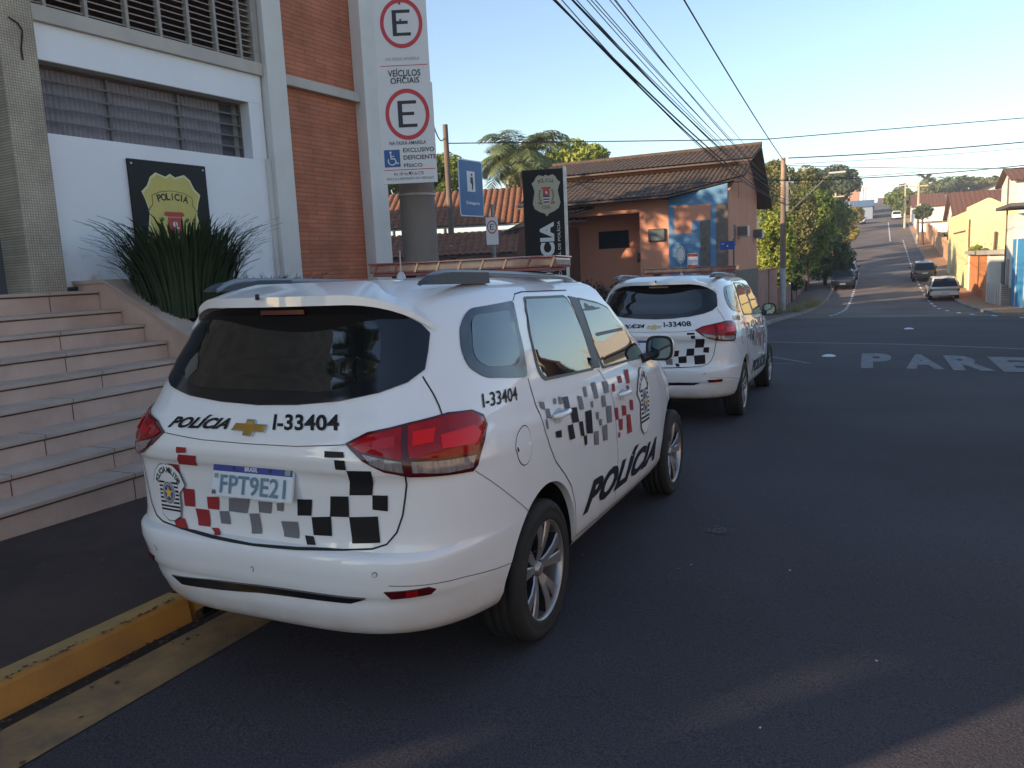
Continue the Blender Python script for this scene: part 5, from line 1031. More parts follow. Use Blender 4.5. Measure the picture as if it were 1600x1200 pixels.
# small shrub by the porch
def leafy(mb, c, r, n, size, rn, mi=0, flat=.8):
    for _ in range(n):
        while True:
            d = Vector((rn.uniform(-1, 1), rn.uniform(-1, 1), rn.uniform(-1, 1)))
            if .05 < d.length < 1: break
        d = d.normalized() * d.length ** .45
        p = Vector(c) + Vector((d.x * r[0], d.y * r[1], d.z * r[2])); nn = (d.normalized() * .7 + Vector((rn.gauss(0, .6), rn.gauss(0, .6), rn.gauss(.3, .5)))).normalized()
        a = nn.cross(Vector((rn.gauss(0, 1), rn.gauss(0, 1), rn.gauss(0, 1)))).normalized(); b_ = nn.cross(a); s = size * rn.uniform(.6, 1.3)
        mb.v += [tuple(p - a * s), tuple(p + b_ * s * .45), tuple(p + a * s), tuple(p - b_ * s * .45)]; k = len(mb.v); mb.f.append([k - 4, k - 3, k - 2, k - 1]); mb.m.append(mi); mb.sm.append(False)
GR = [leafmat('dark_foliage', (.025, .055, .016), (.085, .125, .035), .8, .2), leafmat('mid_foliage', (.06, .11, .022), (.20, .24, .05), .6), leafmat('bright_foliage', (.12, .18, .02), (.34, .36, .06), .7), leafmat('olive_foliage', (.08, .10, .035), (.24, .22, .08), .5), leafmat('yellow_foliage', (.22, .20, .05), (.42, .32, .10), .7), leafmat('bluish_foliage', (.045, .075, .04), (.13, .15, .075), .5)]
BARK = mat('bark', (.09, .065, .05), rough=.95, col2=(.05, .038, .03), vscale=6, bump=.6, bscale=20)
def tree(name, label, x, y, zc, rx, rz, mi, n=2600, size=.16, clumps=26, seed=0, ry=None, cat='tree', grp=None, trunk=.14, low=0):
    rn = random.Random(seed * 7 + 1); z0 = G(x, y); ry = ry or rx; R = empty(name, (x, y, z0)); tag(R, label, cat, grp); cz = zc - z0
    tb = MB(); top = Vector((rn.uniform(-.1, .1) * rx, 0, cz - rz * .25)); tb.tube([(0, 0, -.2), (top.x * .4, .05, cz * .35), tuple(top)], [trunk * 1.15, trunk * .85, trunk * .55], seg=8)
    cm = MB(); cs = []
    for i in range(clumps):
        while True:
            d = Vector((rn.uniform(-1, 1), rn.uniform(-1, 1), rn.uniform(-1, 1)))
            if d.length < 1: break
        d = d.normalized() * d.length ** .4
        c = Vector((d.x * rx * .78, d.y * ry * .78, cz + d.z * rz * .78)); cs.append(c)
        k = rn.uniform(.20, .42); leafy(cm, c, (rx * k, ry * k, rz * k * .85), n // clumps, size, rn)
    for c in cs[:9]: tb.tube([tuple(top * .8), tuple((top * .8).lerp(c, .5) + Vector((0, 0, -.1 * rz))), tuple(c)], [trunk * .45, trunk * .28, trunk * .1], seg=5)
    tb.build('trunk', BARK, R); cm.build('crown', GR[mi] if isinstance(mi, int) else mi, R); return R
PALM = leafmat('palm_frond', (.09, .13, .055), (.22, .26, .11), .9, .3)
def palm(name, label, x, y, zc, rad, n=16, seed=0, grp=None, up=1.0, lw=.03, trunk=.16, nl=34, cat='palm tree', droop=1.0):
    rn = random.Random(seed); z0 = G(x, y); R = empty(name, (x, y, z0)); tag(R, label, cat, grp); h = zc - z0
    t = MB(); t.tube([(0, 0, -.2), (.1, .05, h * .5), (0, 0, h)], [trunk * 1.2, trunk * .85, trunk * .8], seg=10); t.build('trunk', BARK, R)
    m = MB()
    for i in range(n):
        a = 2 * math.pi * (i + rn.random() * .6) / n; el = rn.uniform(.15, 1.25) * up; L = rad * rn.uniform(.9, 1.15); P = []; d = Vector((math.cos(a) * math.cos(el), math.sin(a) * math.cos(el), math.sin(el))); p = Vector((0, 0, h))
        for k in range(15): P.append(p.copy()); p = p + d * L / 14; d = (d + Vector((0, 0, -.115 * droop * (1 + k * .05)))).normalized()
        m.tube(P, [.03 * (1 - k / 16) for k in range(15)], seg=4, caps=False)
        for k in range(nl):
            u = .12 + .88 * k / nl; q = u * 13.99; j = int(q); pt = P[j].lerp(P[min(j + 1, 14)], q - j); tg = (P[min(j + 1, 14)] - P[j]).normalized() if j < 14 else d; sd = tg.cross(Vector((0, 0, 1))).normalized()
            ll = L * .30 * math.sin(math.pi * min(1, u * .9 + .08)) ** .6 * rn.uniform(.8, 1.15)
            for s in (-1, 1):
                e = pt + sd * s * ll * .85 + tg * ll * .45 + Vector((0, 0, -.38 * ll * rn.uniform(.4, 1.5))); mid = pt.lerp(e, .5) + Vector((0, 0, ll * .07)); w_ = tg * lw
                m.add([pt - w_ * .5, pt + w_ * .5, mid + w_, mid - w_, e], [(0, 1, 2, 3), (3, 2, 4)], 0)
    m.build('fronds', PALM, R); return R
rn = random.Random(2); m = MB()
for k in range(9): leafy(m, (rn.uniform(-.6, .6), rn.uniform(-.4, .4), rn.uniform(.5, 1.35)), (.5, .5, .45), 260, .06, rn)
o = m.build('shrub', leafmat('purple_brown_shrub', (.022, .016, .018), (.05, .035, .030), 1.5, .1)); o.location = (-5.7, 20.6, G(-5.7, 20.6)); tag(o, 'dark purplish rounded shrub before the terracotta porch', 'bush')
# ------------------------------------------------------------------ orange-roofed house at the left back
OH = empty('tile_roofed_house', (-14, 24, G(-14, 24))); tag(OH, 'low house with wide orange clay tile roofs behind the concrete pole', 'house'); l = OH.location.copy()
m = MB(); roof(m, Vector((-19, 23.4, 3.55)) - l, Vector((-8.2, 27.4, 3.55)) - l, Vector((-9.4, 30.7, 5.3)) - l, Vector((-20.2, 26.7, 5.3)) - l, 0, pitch=.26, amp=.035, mi2=1); m.build('main_roof', [T_OR, mat('white_gutter', (.5, .5, .5), rough=.6)], OH)
m = MB(); roof(m, Vector((-17.5, 20.0, 2.30)) - l, Vector((-9.4, 23.0, 2.30)) - l, Vector((-10.15, 25.03, 3.2)) - l, Vector((-18.25, 22.03, 3.2)) - l, 0, pitch=.26, amp=.035, mi2=1); m.build('porch_roof', [T_OR, FASC], OH)
m = MB(); m.box(-18.5 - l.x, -8.8 - l.x, 26.2 - l.y, 30 - l.y, -1.2, 3.8, 0); m.build('wall', mat('brown_house_wall', (.18, .09, .06), rough=.9, var=.2, vscale=.7), OH)
m = MB(); m.box(-10.7 - l.x, -9.6 - l.x, 23.6 - l.y, 23.9 - l.y, -.5, 2.35, 0)
for k in range(3): m.box(-11.5 - l.x + k * 1.0, -10.8 - l.x + k * 1.0, 23.2 - l.y, 23.24 - l.y, 1.7 - l.z, 2.15 - l.z, 1)
m.build('porch_wall', [mat('cream_porch', (.42, .36, .30), rough=.9), mat('pale_blind', (.4, .4, .38), rough=.8)], OH)
m = MB(); roof(m, Vector((-10.6, 24.3, 3.05)) - l, Vector((-7.6, 26.3, 3.9)) - l, Vector((-7.6, 29.2, 4.9)) - l, Vector((-9.6, 26.5, 4.0)) - l, 0, mi2=1); m.build('dark_roof', [mat('dark_roof_tiles', (.07, .06, .055), rough=.9, var=.2, vscale=4), FASC], OH)

# ------------------------------------------------------------------ trees beyond the houses on the left
palm('palm_tree', 'tall feathery palm rising behind the orange tile roof', -16.9, 41.2, 8.2, 3.3, 38, 4, up=.9, lw=.028, nl=60, trunk=.2, droop=.85)
def T_(px, py, D, rpx, hpx, mi, label, seed, **k):
    p = at(px, py, D); return tree('tree', label, p.x, p.y, p.z, rpx * D / FPX, hpx * D / FPX, mi, seed=seed, **k)
T_(612, 290, 52, 50, 50, 2, 'yellow-green tree at the left, half hidden by the concrete pole', 1, n=3500, size=.22, grp='trees behind the houses')
T_(688, 282, 48, 50, 42, 1, 'green leafy tree behind the slim wooden pole and blue sign', 2, n=7000, size=.18, clumps=44, grp='trees behind the houses')
T_(900, 256, 58, 56, 38, 2, 'bright yellow-green tree right of the feathery palm above the brown roof', 3, n=8000, size=.2, clumps=44, grp='trees behind the houses')
T_(880, 280, 60, 38, 24, 1, 'green leafy tree just right of the feathery palm trunk', 45, n=6000, size=.2, clumps=36, grp='trees behind the houses')
T_(825, 285, 55, 48, 30, 3, 'dull olive tree at the foot of the feathery palm', 4, n=3500, size=.2, grp='trees behind the houses')
# row along the left pavement of the far street
g_ = 'trees along the left side of the far street'
T_(1212, 395, 47, 30, 80, 2, 'bright green shrubby tree around the corner utility pole', 11, n=9500, size=.12, clumps=60, grp=g_)
T_(1212, 290, 60, 34, 42, 3, 'olive tree top between the house gable and the corner pole', 12, n=7500, size=.17, clumps=50, grp=g_)
T_(1262, 352, 58, 44, 62, 1, 'mid green street tree standing over the low worn wall', 13, n=14000, size=.13, clumps=80, grp=g_)
T_(1290, 400, 62, 42, 36, 0, 'dark shaded street tree above the parked dark car', 14, n=10000, size=.14, clumps=60, grp=g_, trunk=.16)
T_(1262, 300, 75, 36, 40, 3, 'olive green tree standing behind the mid green street tree', 15, n=9000, size=.2, clumps=60, grp=g_)
T_(1236, 425, 50, 22, 30, 0, 'low dark green bushy tree hanging over the wall beside the corner pole', 16, n=3800, size=.10, clumps=24, grp=g_)
T_(1242, 345, 53, 36, 60, 3, 'olive tree filling the gap just right of the corner pole', 41, n=9000, size=.13, clumps=56, grp=g_)
T_(1300, 345, 80, 32, 36, 1, 'mid green tree beyond the dark street tree', 42, n=8000, size=.18, clumps=50, grp=g_)
T_(1225, 330, 72, 40, 50, 1, 'green tree mass behind the terracotta gable and corner pole', 43, n=8000, size=.18, clumps=50, grp=g_)
T_(1322, 362, 95, 20, 22, 4, 'yellowish small tree beyond the dark street tree', 17, n=2600, size=.2, clumps=20, grp=g_)
T_(1334, 335, 125, 16, 15, 4, 'distant yellowish tree beside the pale car up the hill', 18, n=2000, size=.26, clumps=16, grp=g_)
T_(1307, 288, 118, 37, 32, 5, 'large dark round-headed tree rising above the others on the left', 19, n=9000, size=.26, clumps=60, grp=g_, trunk=.5)
for i, (px, py, D, r_) in enumerate(((1222, 300, 80, 2.6), (1240, 290, 84, 2.4), (1262, 285, 88, 2.5))):
    p = at(px, py, D); palm('palm_tree', ('palm crown just right of the corner pole', 'palm crown between the corner pole and the olive trees', 'palm crown touching the dark round-headed tree')[i], p.x, p.y, p.z, r_, 12, 30 + i, grp='palms left of the far street', nl=16, lw=.09, trunk=.14)
# right side trees
gr_ = 'trees on the right of the far street'
T_(1408, 318, 150, 26, 24, 1, 'rounded green tree at the right kerb far up the hill', 21, n=4500, size=.30, clumps=34, grp=gr_)
T_(1400, 305, 175, 20, 15, 3, 'olive tree behind the rounded one at the top of the hill', 22, n=2500, size=.36, clumps=20, grp=gr_)
T_(1443, 331, 92, 16, 12, 5, 'small dark tree in front of the white house with brown roof', 23, n=2500, size=.16, clumps=18, grp=gr_)
T_(1476, 372, 88, 8, 10, 1, 'green shrub in the yard behind the long ochre wall', 24, n=1200, size=.14, clumps=10, grp=gr_)
T_(1556, 446, 45, 16, 9, 2, 'bright shrub behind the low brick planter wall', 25, n=2200, size=.10, clumps=12, grp=gr_, trunk=.05)
T_(1524, 388, 52, 11, 7, 2, 'small weedy bush growing on the garage roof', 26, n=900, size=.09, clumps=8, grp=gr_, trunk=.03)
gp_ = 'palms on the skyline at the right'
for i, (px, py, D, lab) in enumerate(((1448, 282, 190, 'leftmost bushy palm on the right skyline'), (1480, 285, 195, 'second palm on the right skyline'), (1502, 284, 200, 'third palm on the right skyline'), (1562, 285, 150, 'palm close to the two-storey white house'), (1412, 290, 180, 'slim cypress-like palm at the hilltop'))):
    p = at(px, py, D); palm('palm_tree', lab, p.x, p.y, p.z, (14 if i < 4 else 6) * D / FPX * 1.3, 14, 50 + i, grp=gp_, nl=14, lw=.22, trunk=.3)
T_(1500, 291, 205, 55, 12, 3, 'long olive tree mass below the skyline palms', 27, n=5000, size=.55, clumps=40, grp=gr_)
T_(1455, 298, 185, 20, 13, 3, 'olive tree under the leftmost skyline palm', 28, n=2500, size=.5, clumps=20, grp=gr_)
# ------------------------------------------------------------------ houses on the right
WHW = mat('white_house_wall', (.60, .58, .54), rough=.9, var=.06, vscale=.5); YLW = mat('yellow_stained_wall', (.74, .66, .36), rough=.9, col2=(.64, .54, .28), vscale=.6, bump=.2, bscale=10, contrast=.7); stainwall(YLW, 3.0, 2.2, (.30, .17, .08), .8)
def house(name, label, x0, x1, y0, y1, ze, zr, wall, rf, axis='y', over=.3, windows=(), grp=None):
    """gabled house; ridge along axis"""
    zb = min(G(x0, y0), G(x1, y1)) - .5; H_ = empty(name, (x0, y0, G(x0, y0))); tag(H_, label, 'house', grp); l = H_.location.copy(); m = MB()
    m.box(0, x1 - x0, 0, y1 - y0, zb - l.z, ze - l.z, 0); xm = (x1 - x0) / 2; ym = (y1 - y0) / 2
    if axis == 'y': m.prism([(0, ze - l.z), (x1 - x0, ze - l.z), (xm, zr - l.z - .08)], lambda a, c: Vector((a, 0, c)), lambda a, c: Vector((a, y1 - y0, c)), 0)
    else: m.prism([(0, ze - l.z), (y1 - y0, ze - l.z), (ym, zr - l.z - .08)], lambda a, c: Vector((0, a, c)), lambda a, c: Vector((x1 - x0, a, c)), 0)
    m.build('wall', wall, H_); m = MB(); e = ze - l.z + .07; r = zr - l.z; X, Y = x1 - x0, y1 - y0; o = over; sl = (r - e) / (xm if axis == 'y' else ym)
    if axis == 'y':
        roof(m, (-o, Y + o, e - o * sl), (-o, -o, e - o * sl), (xm, -o, r), (xm, Y + o, r), 0, pitch=.5, amp=.02); roof(m, (X + o, -o, e - o * sl), (X + o, Y + o, e - o * sl), (xm, Y + o, r), (xm, -o, r), 0, pitch=.5, amp=.02)
    else:
        roof(m, (-o, -o, e - o * sl), (X + o, -o, e - o * sl), (X + o, ym, r), (-o, ym, r), 0, pitch=.5, amp=.02); roof(m, (X + o, Y + o, e - o * sl), (-o, Y + o, e - o * sl), (-o, ym, r), (X + o, ym, r), 0, pitch=.5, amp=.02)
    m.build('roof', rf, H_)
    for (a, z0, w, h, side) in windows:
        m = MB()
        if side == 'f': m.box(a, a + w, -.05, -.002, z0 - l.z, z0 + h - l.z, 0); q = m.build('window', FASC, H_); m = MB(); m.box(a + .07, a + w - .07, -.06, -.051, z0 + .07 - l.z, z0 + h - .07 - l.z, 0); m.build('pane', TINT, q)
        else: m.box(-.05, -.002, a, a + w, z0 - l.z, z0 + h - l.z, 0); q = m.build('window', FASC, H_); m = MB(); m.box(-.06, -.051, a + .07, a + w - .07, z0 + .07 - l.z, z0 + h - .07 - l.z, 0); m.build('pane', TINT, q)
    return H_
# yellow gabled house
YH = empty('yellow_house', (8.15, 58.5, G(8.15, 58.5))); tag(YH, 'tall stained yellow house with a gabled end wall and rust streaks', 'house'); l = YH.location.copy()
m = MB(); m.box(0, 3.0, 0, .3, -1.5, 4.0 - l.z); m.prism([(0, 4.001 - l.z), (3.0, 4.001 - l.z), (3.0, 4.02 - l.z), (1.35, 4.95 - l.z), (1.15, 4.95 - l.z), (0, 4.42 - l.z)], lambda a, c: Vector((a, 0, c)), lambda a, c: Vector((a, .3, c)), 0)
m.box(0, .3, .302, 13, -1.5, 4.2 - l.z); m.box(2.7, 3.0, .302, 13, -1.5, 3.6 - l.z); m.box(0, 3.0, 13.002, 13.3, -1.5, 4.0 - l.z); m.build('wall', YLW, YH)
m = MB(); roof(m, (.31, 13, 3.95 - l.z), (.31, .32, 3.95 - l.z), (1.25, .32, 4.6 - l.z), (1.25, 13, 4.6 - l.z), 0, pitch=.4, amp=.02); roof(m, (3.2, .32, 3.7 - l.z), (3.2, 13, 3.7 - l.z), (1.26, 13, 4.6 - l.z), (1.26, .32, 4.6 - l.z), 0, pitch=.4, amp=.02); m.build('roof', T_RED, YH)
m = MB(); m.tube([(1.55, -.12, .6), (1.66, -.12, 3.0), (1.68, -.12, 3.8)], .07, seg=8); m.build('rusty_pipe', mat('rusty_pipe', (.16, .08, .05), rough=.9, var=.3, vscale=3), YH)
m = MB(); m.box(.12, .19, -.06, -.002, 1.4, 4.7); m.build('downpipe', mat('rusty_pipe', (.16, .08, .05)), YH); m = MB(); m.box(2.62, 2.68, -.06, -.002, -.3, 4.4); m.build('downpipe', mat('rusty_pipe', (.16, .08, .05)), YH)
m = MB(); m.box(-.04, .0, .3, 8.5, 3.9, 4.0); m.build('ledge', FASC, YH)
# garage and wall in front of it
GH = empty('garage', (8.15, 46.6, G(8.15, 46.6))); tag(GH, 'low garage with a wide orange door and weathered white beam before the yellow house', 'garage'); l = GH.location.copy()
m = MB(); m.box(0, .25, 0, 1.0, -.5, 2.62, 0); m.box(0, .25, 10.0, 10.6, -.5, 2.62, 0); m.box(.252, 3.6, 0, .25, -.5, 2.62, 0); m.box(3.35, 3.6, .252, 10.6, -.5, 2.62, 0); m.build('wall', WHW, GH)
m = MB(); m.box(.08, .16, 1.002, 9.998, -.4, 2.60, 0)
for k in range(7): m.box(.06, .0795, 1.01, 9.99, -.3 + k * .4, -.27 + k * .4, 0)
m.build('door', mat('orange_door', (.52, .20, .07), rough=.7, var=.12, vscale=2), GH)
m = MB(); m.box(-.15, 3.9, -.25, 10.8, 2.63, 2.86, 0); m.box(.6, 3.8, -.9, -.251, 2.60, 2.83, 0); m.build('roof_slab', mat('weathered_beam', (.40, .37, .32), rough=.95, col2=(.24, .22, .19), vscale=1.5), GH)
m = MB(); m.box(.55, 1.0, -.05, -.002, -.4, 2.2, 0); m.build('side_door', mat('grey_door', (.16, .17, .20), rough=.7), GH)
m = MB(); m.box(8.05, 8.2, 41.2, 46.3, -1.7, -.15, 0)
for k in range(7): m.box(7.98, 8.049, 41.3 + k * .8, 41.42 + k * .8, -1.7, -.08, 1)
m.box(8.201, 10.2, 41.2, 41.4, -1.7, -.3, 0); tag(m.build('boundary_wall', [brickmat('old_brick', (.34, .15, .09), (.44, .24, .15), (.42, .36, .30), .3, .1, .02), WHW]), 'low brick garden wall with white posts before the orange garage door', 'wall', 'walls along the right pavement')
# white and blue building at the right edge
BB = empty('blue_white_building', (8.45, 38.0, G(8.45, 38))); tag(BB, 'white building with a bright blue street wall at the right edge of the picture', 'building'); l = BB.location.copy()
m = MB(); m.box(0, 6, 3.2, 5.3, -1, 4.35, 0); m.box(.6, 6, .0, 3.198, -1, 3.55, 0); m.build('wall', WHW, BB)
m = MB(); m.box(-.02, .58, -1.4, 3.19, -1, 3.15, 0); m.box(.58, 6, -1.4, -.002, -1, 3.15, 0); m.build('blue_wall', mat('bright_blue_wall', (.045, .24, .48), rough=.7, var=.08, vscale=1), BB)
m = MB(); m.box(-.05, -.021, -.9, -.3, -1, 3.14, 0); m.build('white_stripe', WHW, BB); m = MB(); m.box(-.05, -.021, 1.9, 2.0, -1, 3.14, 0); m.build('white_stripe', WHW, BB)
m = MB(); m.box(-.05, -.002, 4.1, 4.8, -.5, 2.2, 0); m.build('door', mat('grey_timber_door', (.32, .28, .24), rough=.8), BB)
m = MB(); m.box(-.5, 6.4, 1.0, 5.6, 4.6, 4.75, 0); m.box(1.2, 6.2, 2.9, 5.8, 4.751, 6.3, 1); m.build('awning_roof', [mat('dark_canopy', (.10, .09, .10), rough=.8), WHW], BB)
m = MB(); m.box(-.06, .01, 5.31, 5.37, -.6, 6.2, 0); m.build('metal_pipe', FASC, BB)
# ochre wall and white houses further up
m = MB(); strip_y = [79 + 4 * i for i in range(10)]
for a, b_ in zip(strip_y, strip_y[1:]): m.box(9.0, 9.25, a, b_ - .002, G(9, a) - .6, G(9, b_) + 1.75, 0)
tag(m.build('boundary_wall', mat('ochre_wall', (.50, .30, .18), rough=.95, col2=(.38, .22, .13), vscale=.7)), 'long ochre wall stepping up the hill beside the red earth pavement', 'wall', 'walls along the right pavement')
m = MB(); m.box(8.5, 13.2, 124, 124.4, 3, 6.1, 0); m.box(8.5, 8.8, 124.41, 148, 4, 8.3, 0); m.box(8.3, 13.6, 123.2, 123.99, 5.75, 6.0, 0); tag(m.build('boundary_wall', mat('bright_white_wall', (.75, .74, .72), rough=.85)), 'bright white wall with a flat canopy above the ochre wall', 'wall', 'walls along the right pavement')
gw = 'white houses with brown tiled roofs on the right'
house('white_house', 'white house with a brown pitched roof behind the small dark tree', 9.0, 13.8, 151, 161, 9.2, 11.6, WHW, T_RED, 'x', windows=((1.2, 7.6, 1.2, 1.3, 'f'), (2, 7.6, 1.3, 1.3, 's')), grp=gw)
house('white_house', 'long low house whose wide brown roof runs behind the yellow house', 11.2, 27, 100, 112, 5.6, 8.4, WHW, T_RED, 'x', over=.5, windows=((1, 4, 1.2, 1.2, 'f'), (1, 4, 1.2, 1.2, 's')), grp=gw)
house('white_house', 'pale gabled house peeping above the long brown roof', 15.4, 23, 119, 127, 9.3, 10.9, WHW, T_RED, 'y', over=.6, windows=((2, 8, 1.4, 1.2, 'f'),), grp=gw)
house('white_house', 'two-storey white house under a brown roof at the upper right edge', 15.3, 26, 89, 99, 8.2, 9.7, WHW, T_RED, 'x', over=.6, windows=((1.2, 6.6, 1.3, 1.0, 'f'), (4.5, 6.6, 1.3, 1.0, 'f')), grp=gw)
house('white_house', 'small sunlit white house closing the view at the top of the street, left one', -1.5, 3.0, 372, 380, 22.0, 24.5, WHW, T_RED, 'x', windows=((1, 20.3, 1, 1, 'f'),), grp=gw)
house('white_house', 'small sunlit white house closing the view at the top of the street, right one', 5.5, 11, 372, 380, 22.3, 25.0, WHW, T_RED, 'x', windows=((1, 20.5, 1.2, 1, 'f'),), grp=gw)
p = at(1328, 322, 150); house('blue_house', 'hazy blue roofed building among the far left trees', p.x - 6, p.x + 4, p.y, p.y + 10, p.z - .3, p.z + 1.2, mat('far_grey_blue', (.20, .24, .32), rough=.9), mat('blue_sheet_roof', (.10, .16, .26), rough=.7), 'x')
p = at(1318, 304, 165); house('brick_building', 'distant brick building with pale windows behind the left street poles', p.x - 4, p.x + 3, p.y, p.y + 8, p.z + 1, p.z + 2.5, mat('far_brick', (.36, .20, .15), rough=.9), T_RED, 'x', windows=((1, p.z - 1, 1, 1, 'f'), (3, p.z - 1, 1, 1, 'f')))
# poles up the hill
for i, (px, py0, D, h, lab) in enumerate(((1306, 302, 100, 7.5, 'first and nearest hill pole beyond the dark tree'), (1318, 298, 120, 8, 'second hill pole on the left'), (1327, 297, 145, 8.5, 'third hill pole on the left'), (1336, 300, 175, 9, 'fourth hill pole on the left'), (1415, 285, 120, 9, 'pole at the right kerb beside the white hill house'), (1436, 285, 95, 8, 'slim pale pole by the small dark tree'))):
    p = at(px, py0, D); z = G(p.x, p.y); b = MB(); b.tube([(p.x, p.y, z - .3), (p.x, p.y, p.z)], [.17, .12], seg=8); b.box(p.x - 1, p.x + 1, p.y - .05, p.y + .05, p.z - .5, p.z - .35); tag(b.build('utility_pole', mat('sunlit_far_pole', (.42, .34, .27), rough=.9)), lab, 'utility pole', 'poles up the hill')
for i, (px, py, D) in enumerate(((1353, 292, 260), (1349, 292, 262))):
    p = at(px, py, D); b = MB(); z = G(p.x, p.y); b.tube([(p.x, p.y, z), (p.x, p.y, p.z)], .2, seg=6)
    if i == 0: b.box(p.x - 2.4, p.x + 1.6, p.y - .1, p.y + .1, p.z - .6, p.z - .3)
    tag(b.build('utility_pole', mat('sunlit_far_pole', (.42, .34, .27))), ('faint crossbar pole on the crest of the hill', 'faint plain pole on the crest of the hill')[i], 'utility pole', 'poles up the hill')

# ------------------------------------------------------------------ ordinary parked cars
FGL = mat('far_car_glass', (.02, .024, .03), rough=.15, ior=1.3)
def loft_car(name, label, x, y, rz, L, W_, H_, kind, paint, glass=FGL, grp='cars parked along the far street', plate=True):
    z = G(x, y); pitch = math.atan((G(x, y + 1.5) - G(x, y - 1.5)) / 3); root = empty(name, (x, y, z)); root.rotation_euler = (pitch, 0, rz); tag(root, label, 'car', grp)
    hl = L / 2; dk = .30; belt = H_ * .60
    if kind == 'wagon': prof = [(-hl, .34), (-hl - .02, .55), (-hl + .02, belt * .98), (-hl + .42, H_ * .96), (-hl + .75, H_), (.35, H_ * .99), (hl * .30, H_ * .96), (hl * .56, belt * 1.04), (hl * .93, belt * .88), (hl, .60), (hl - .02, .30)]; gl = ((-hl + .06, belt), (-hl + .42, H_ * .93)); gf = ((hl * .54, belt * 1.05), (hl * .32, H_ * .93)); sg_ = [(-hl + .30, belt), (-hl + .62, H_ * .93), (hl * .28, H_ * .92), (hl * .50, belt * 1.03)]
    elif kind == 'sedan': prof = [(-hl, .32), (-hl - .02, .6), (-hl + .04, belt * 1.02), (-hl + .55, belt * 1.08), (-hl + 1.15, H_ * .97), (-hl + 1.5, H_), (.30, H_), (hl * .22, H_ * .97), (hl * .50, belt * 1.05), (hl * .93, belt * .86), (hl, .58), (hl - .02, .30)]; gl = ((-hl + .60, belt * 1.09), (-hl + 1.13, H_ * .95)); gf = ((hl * .49, belt * 1.06), (hl * .24, H_ * .94)); sg_ = [(-hl + .85, belt * 1.06), (-hl + 1.3, H_ * .93), (hl * .20, H_ * .93), (hl * .44, belt * 1.06)]
    else: prof = [(-hl, .34), (-hl - .03, .6), (-hl + .02, belt), (-hl + .32, H_ * .95), (-hl + .6, H_), (.3, H_), (hl * .22, H_ * .97), (hl * .52, belt * 1.06), (hl * .94, belt * .86), (hl, .58), (hl - .02, .30)]; gl = ((-hl + .04, belt * 1.03), (-hl + .31, H_ * .92)); gf = ((hl * .50, belt * 1.08), (hl * .25, H_ * .94)); sg_ = [(-hl + .28, belt * 1.02), (-hl + .52, H_ * .93), (hl * .20, H_ * .93), (hl * .46, belt * 1.06)]
    def hw(z_, y_):
        k = W_ / 2 * (1 - .05 * max(0, (belt * .8 - z_)) ) ; k = k if z_ < belt else k * (1 - .27 * (z_ - belt) / (H_ - belt)); e = (abs(y_) - hl * .82) / (hl * .18); return k * (1 - .10 * max(0, e) ** 2)
    # dense section ring lofted across the width
    P = rounded(prof, .12, 3); n = len(P); m = MB(); vs = []; xsn = (-1, -.985, -.93, -.5, 0, .5, .93, .985, 1)
    for q in xsn:
        for a, c in P:
            k = hw(c, a); ins = .05 * max(0, (abs(q) - .9) / .1) ** 2; cy_, cz_ = 0, H_ * .45
            vs.append(Vector((q * k, a + (cy_ - a) * ins * .5, c + (cz_ - c) * ins * .6)))
    m.add(vs, [(j * n + i, j * n + (i + 1) % n, (j + 1) * n + (i + 1) % n, (j + 1) * n + i) for j in range(len(xsn) - 1) for i in range(n)], 0, True)
    m.add(vs[:n], [list(range(n))[::-1]], 0); m.add(vs[-n:], [list(range(n))], 0); bo = m.build('body', paint, root, fix=True); bo.data.set_sharp_from_angle(angle=R_(42))
    def endglass(nm, g):
        (a0, z0), (a1, z1) = g; s = -1 if a0 < 0 else 1; m = MB(); d = Vector((0, s * .035, .020)); w0, w1 = hw(z0, 0) * .86, hw(z1, 0) * .84; m.add([Vector((-w0, a0, z0)) + d, Vector((w0, a0, z0)) + d, Vector((w1, a1, z1)) + d, Vector((-w1, a1, z1)) + d], [(0, 1, 2, 3) if s < 0 else (3, 2, 1, 0)], 0); m.build(nm, glass, root)
    endglass('rear_window', gl); endglass('windscreen', gf)
    for s in (-1, 1):
        m = MB(); q = [Vector((s * (hw(c, a) + .006), a, c)) for a, c in sg_]; m.add(q, [(0, 1, 2, 3) if s < 0 else (3, 2, 1, 0)], 0); m.build('side_window', glass, root)
        m = MB(); m.box(s * W_ / 2 * .86 - .08, s * W_ / 2 * .86 + .08, -hl - .035, -hl + .06, belt * .72, belt * .88, 0, bev=.02); m.build('tail_light', REDD, root)
        m = MB(); m.box(s * W_ / 2 * .74 - .14, s * W_ / 2 * .74 + .14, hl - .05, hl + .02, belt * .66, belt * .84, 0, bev=.02); m.build('headlight', CLEAR, root)
        m = MB(); m.box(s * (W_ / 2 + .02), s * (W_ / 2 + .17), hl * .34, hl * .42, belt * 1.0, belt * 1.14, 0, bev=.02) if s > 0 else m.box(-(W_ / 2 + .17), -(W_ / 2 + .02), hl * .34, hl * .42, belt * 1.0, belt * 1.14, 0, bev=.02); m.build('side_mirror', BLACK, root)
        for yy in (-hl * .60, hl * .62):
            w = bpy.data.objects.new('wheel', None); COL.objects.link(w); w.parent = root; m = MB(); M = Matrix.Translation((s * (W_ / 2 - .10), yy, .29)) @ Matrix.Rotation(0 if s > 0 else math.pi, 4, 'Z')
            m.lathe([(.19, -.09), (.27, -.09), (.29, -.07), (.29, .08), (.27, .10), (.20, .105), (.19, .09)], M, seg=24, closed=True); m.build('tyre', RUBBER, w); m = MB(); m.lathe([(.001, .07), (.05, .08), (.15, .06), (.19, .10), (.195, -.08)], M, seg=20); m.build('rim', ALLOY, w)
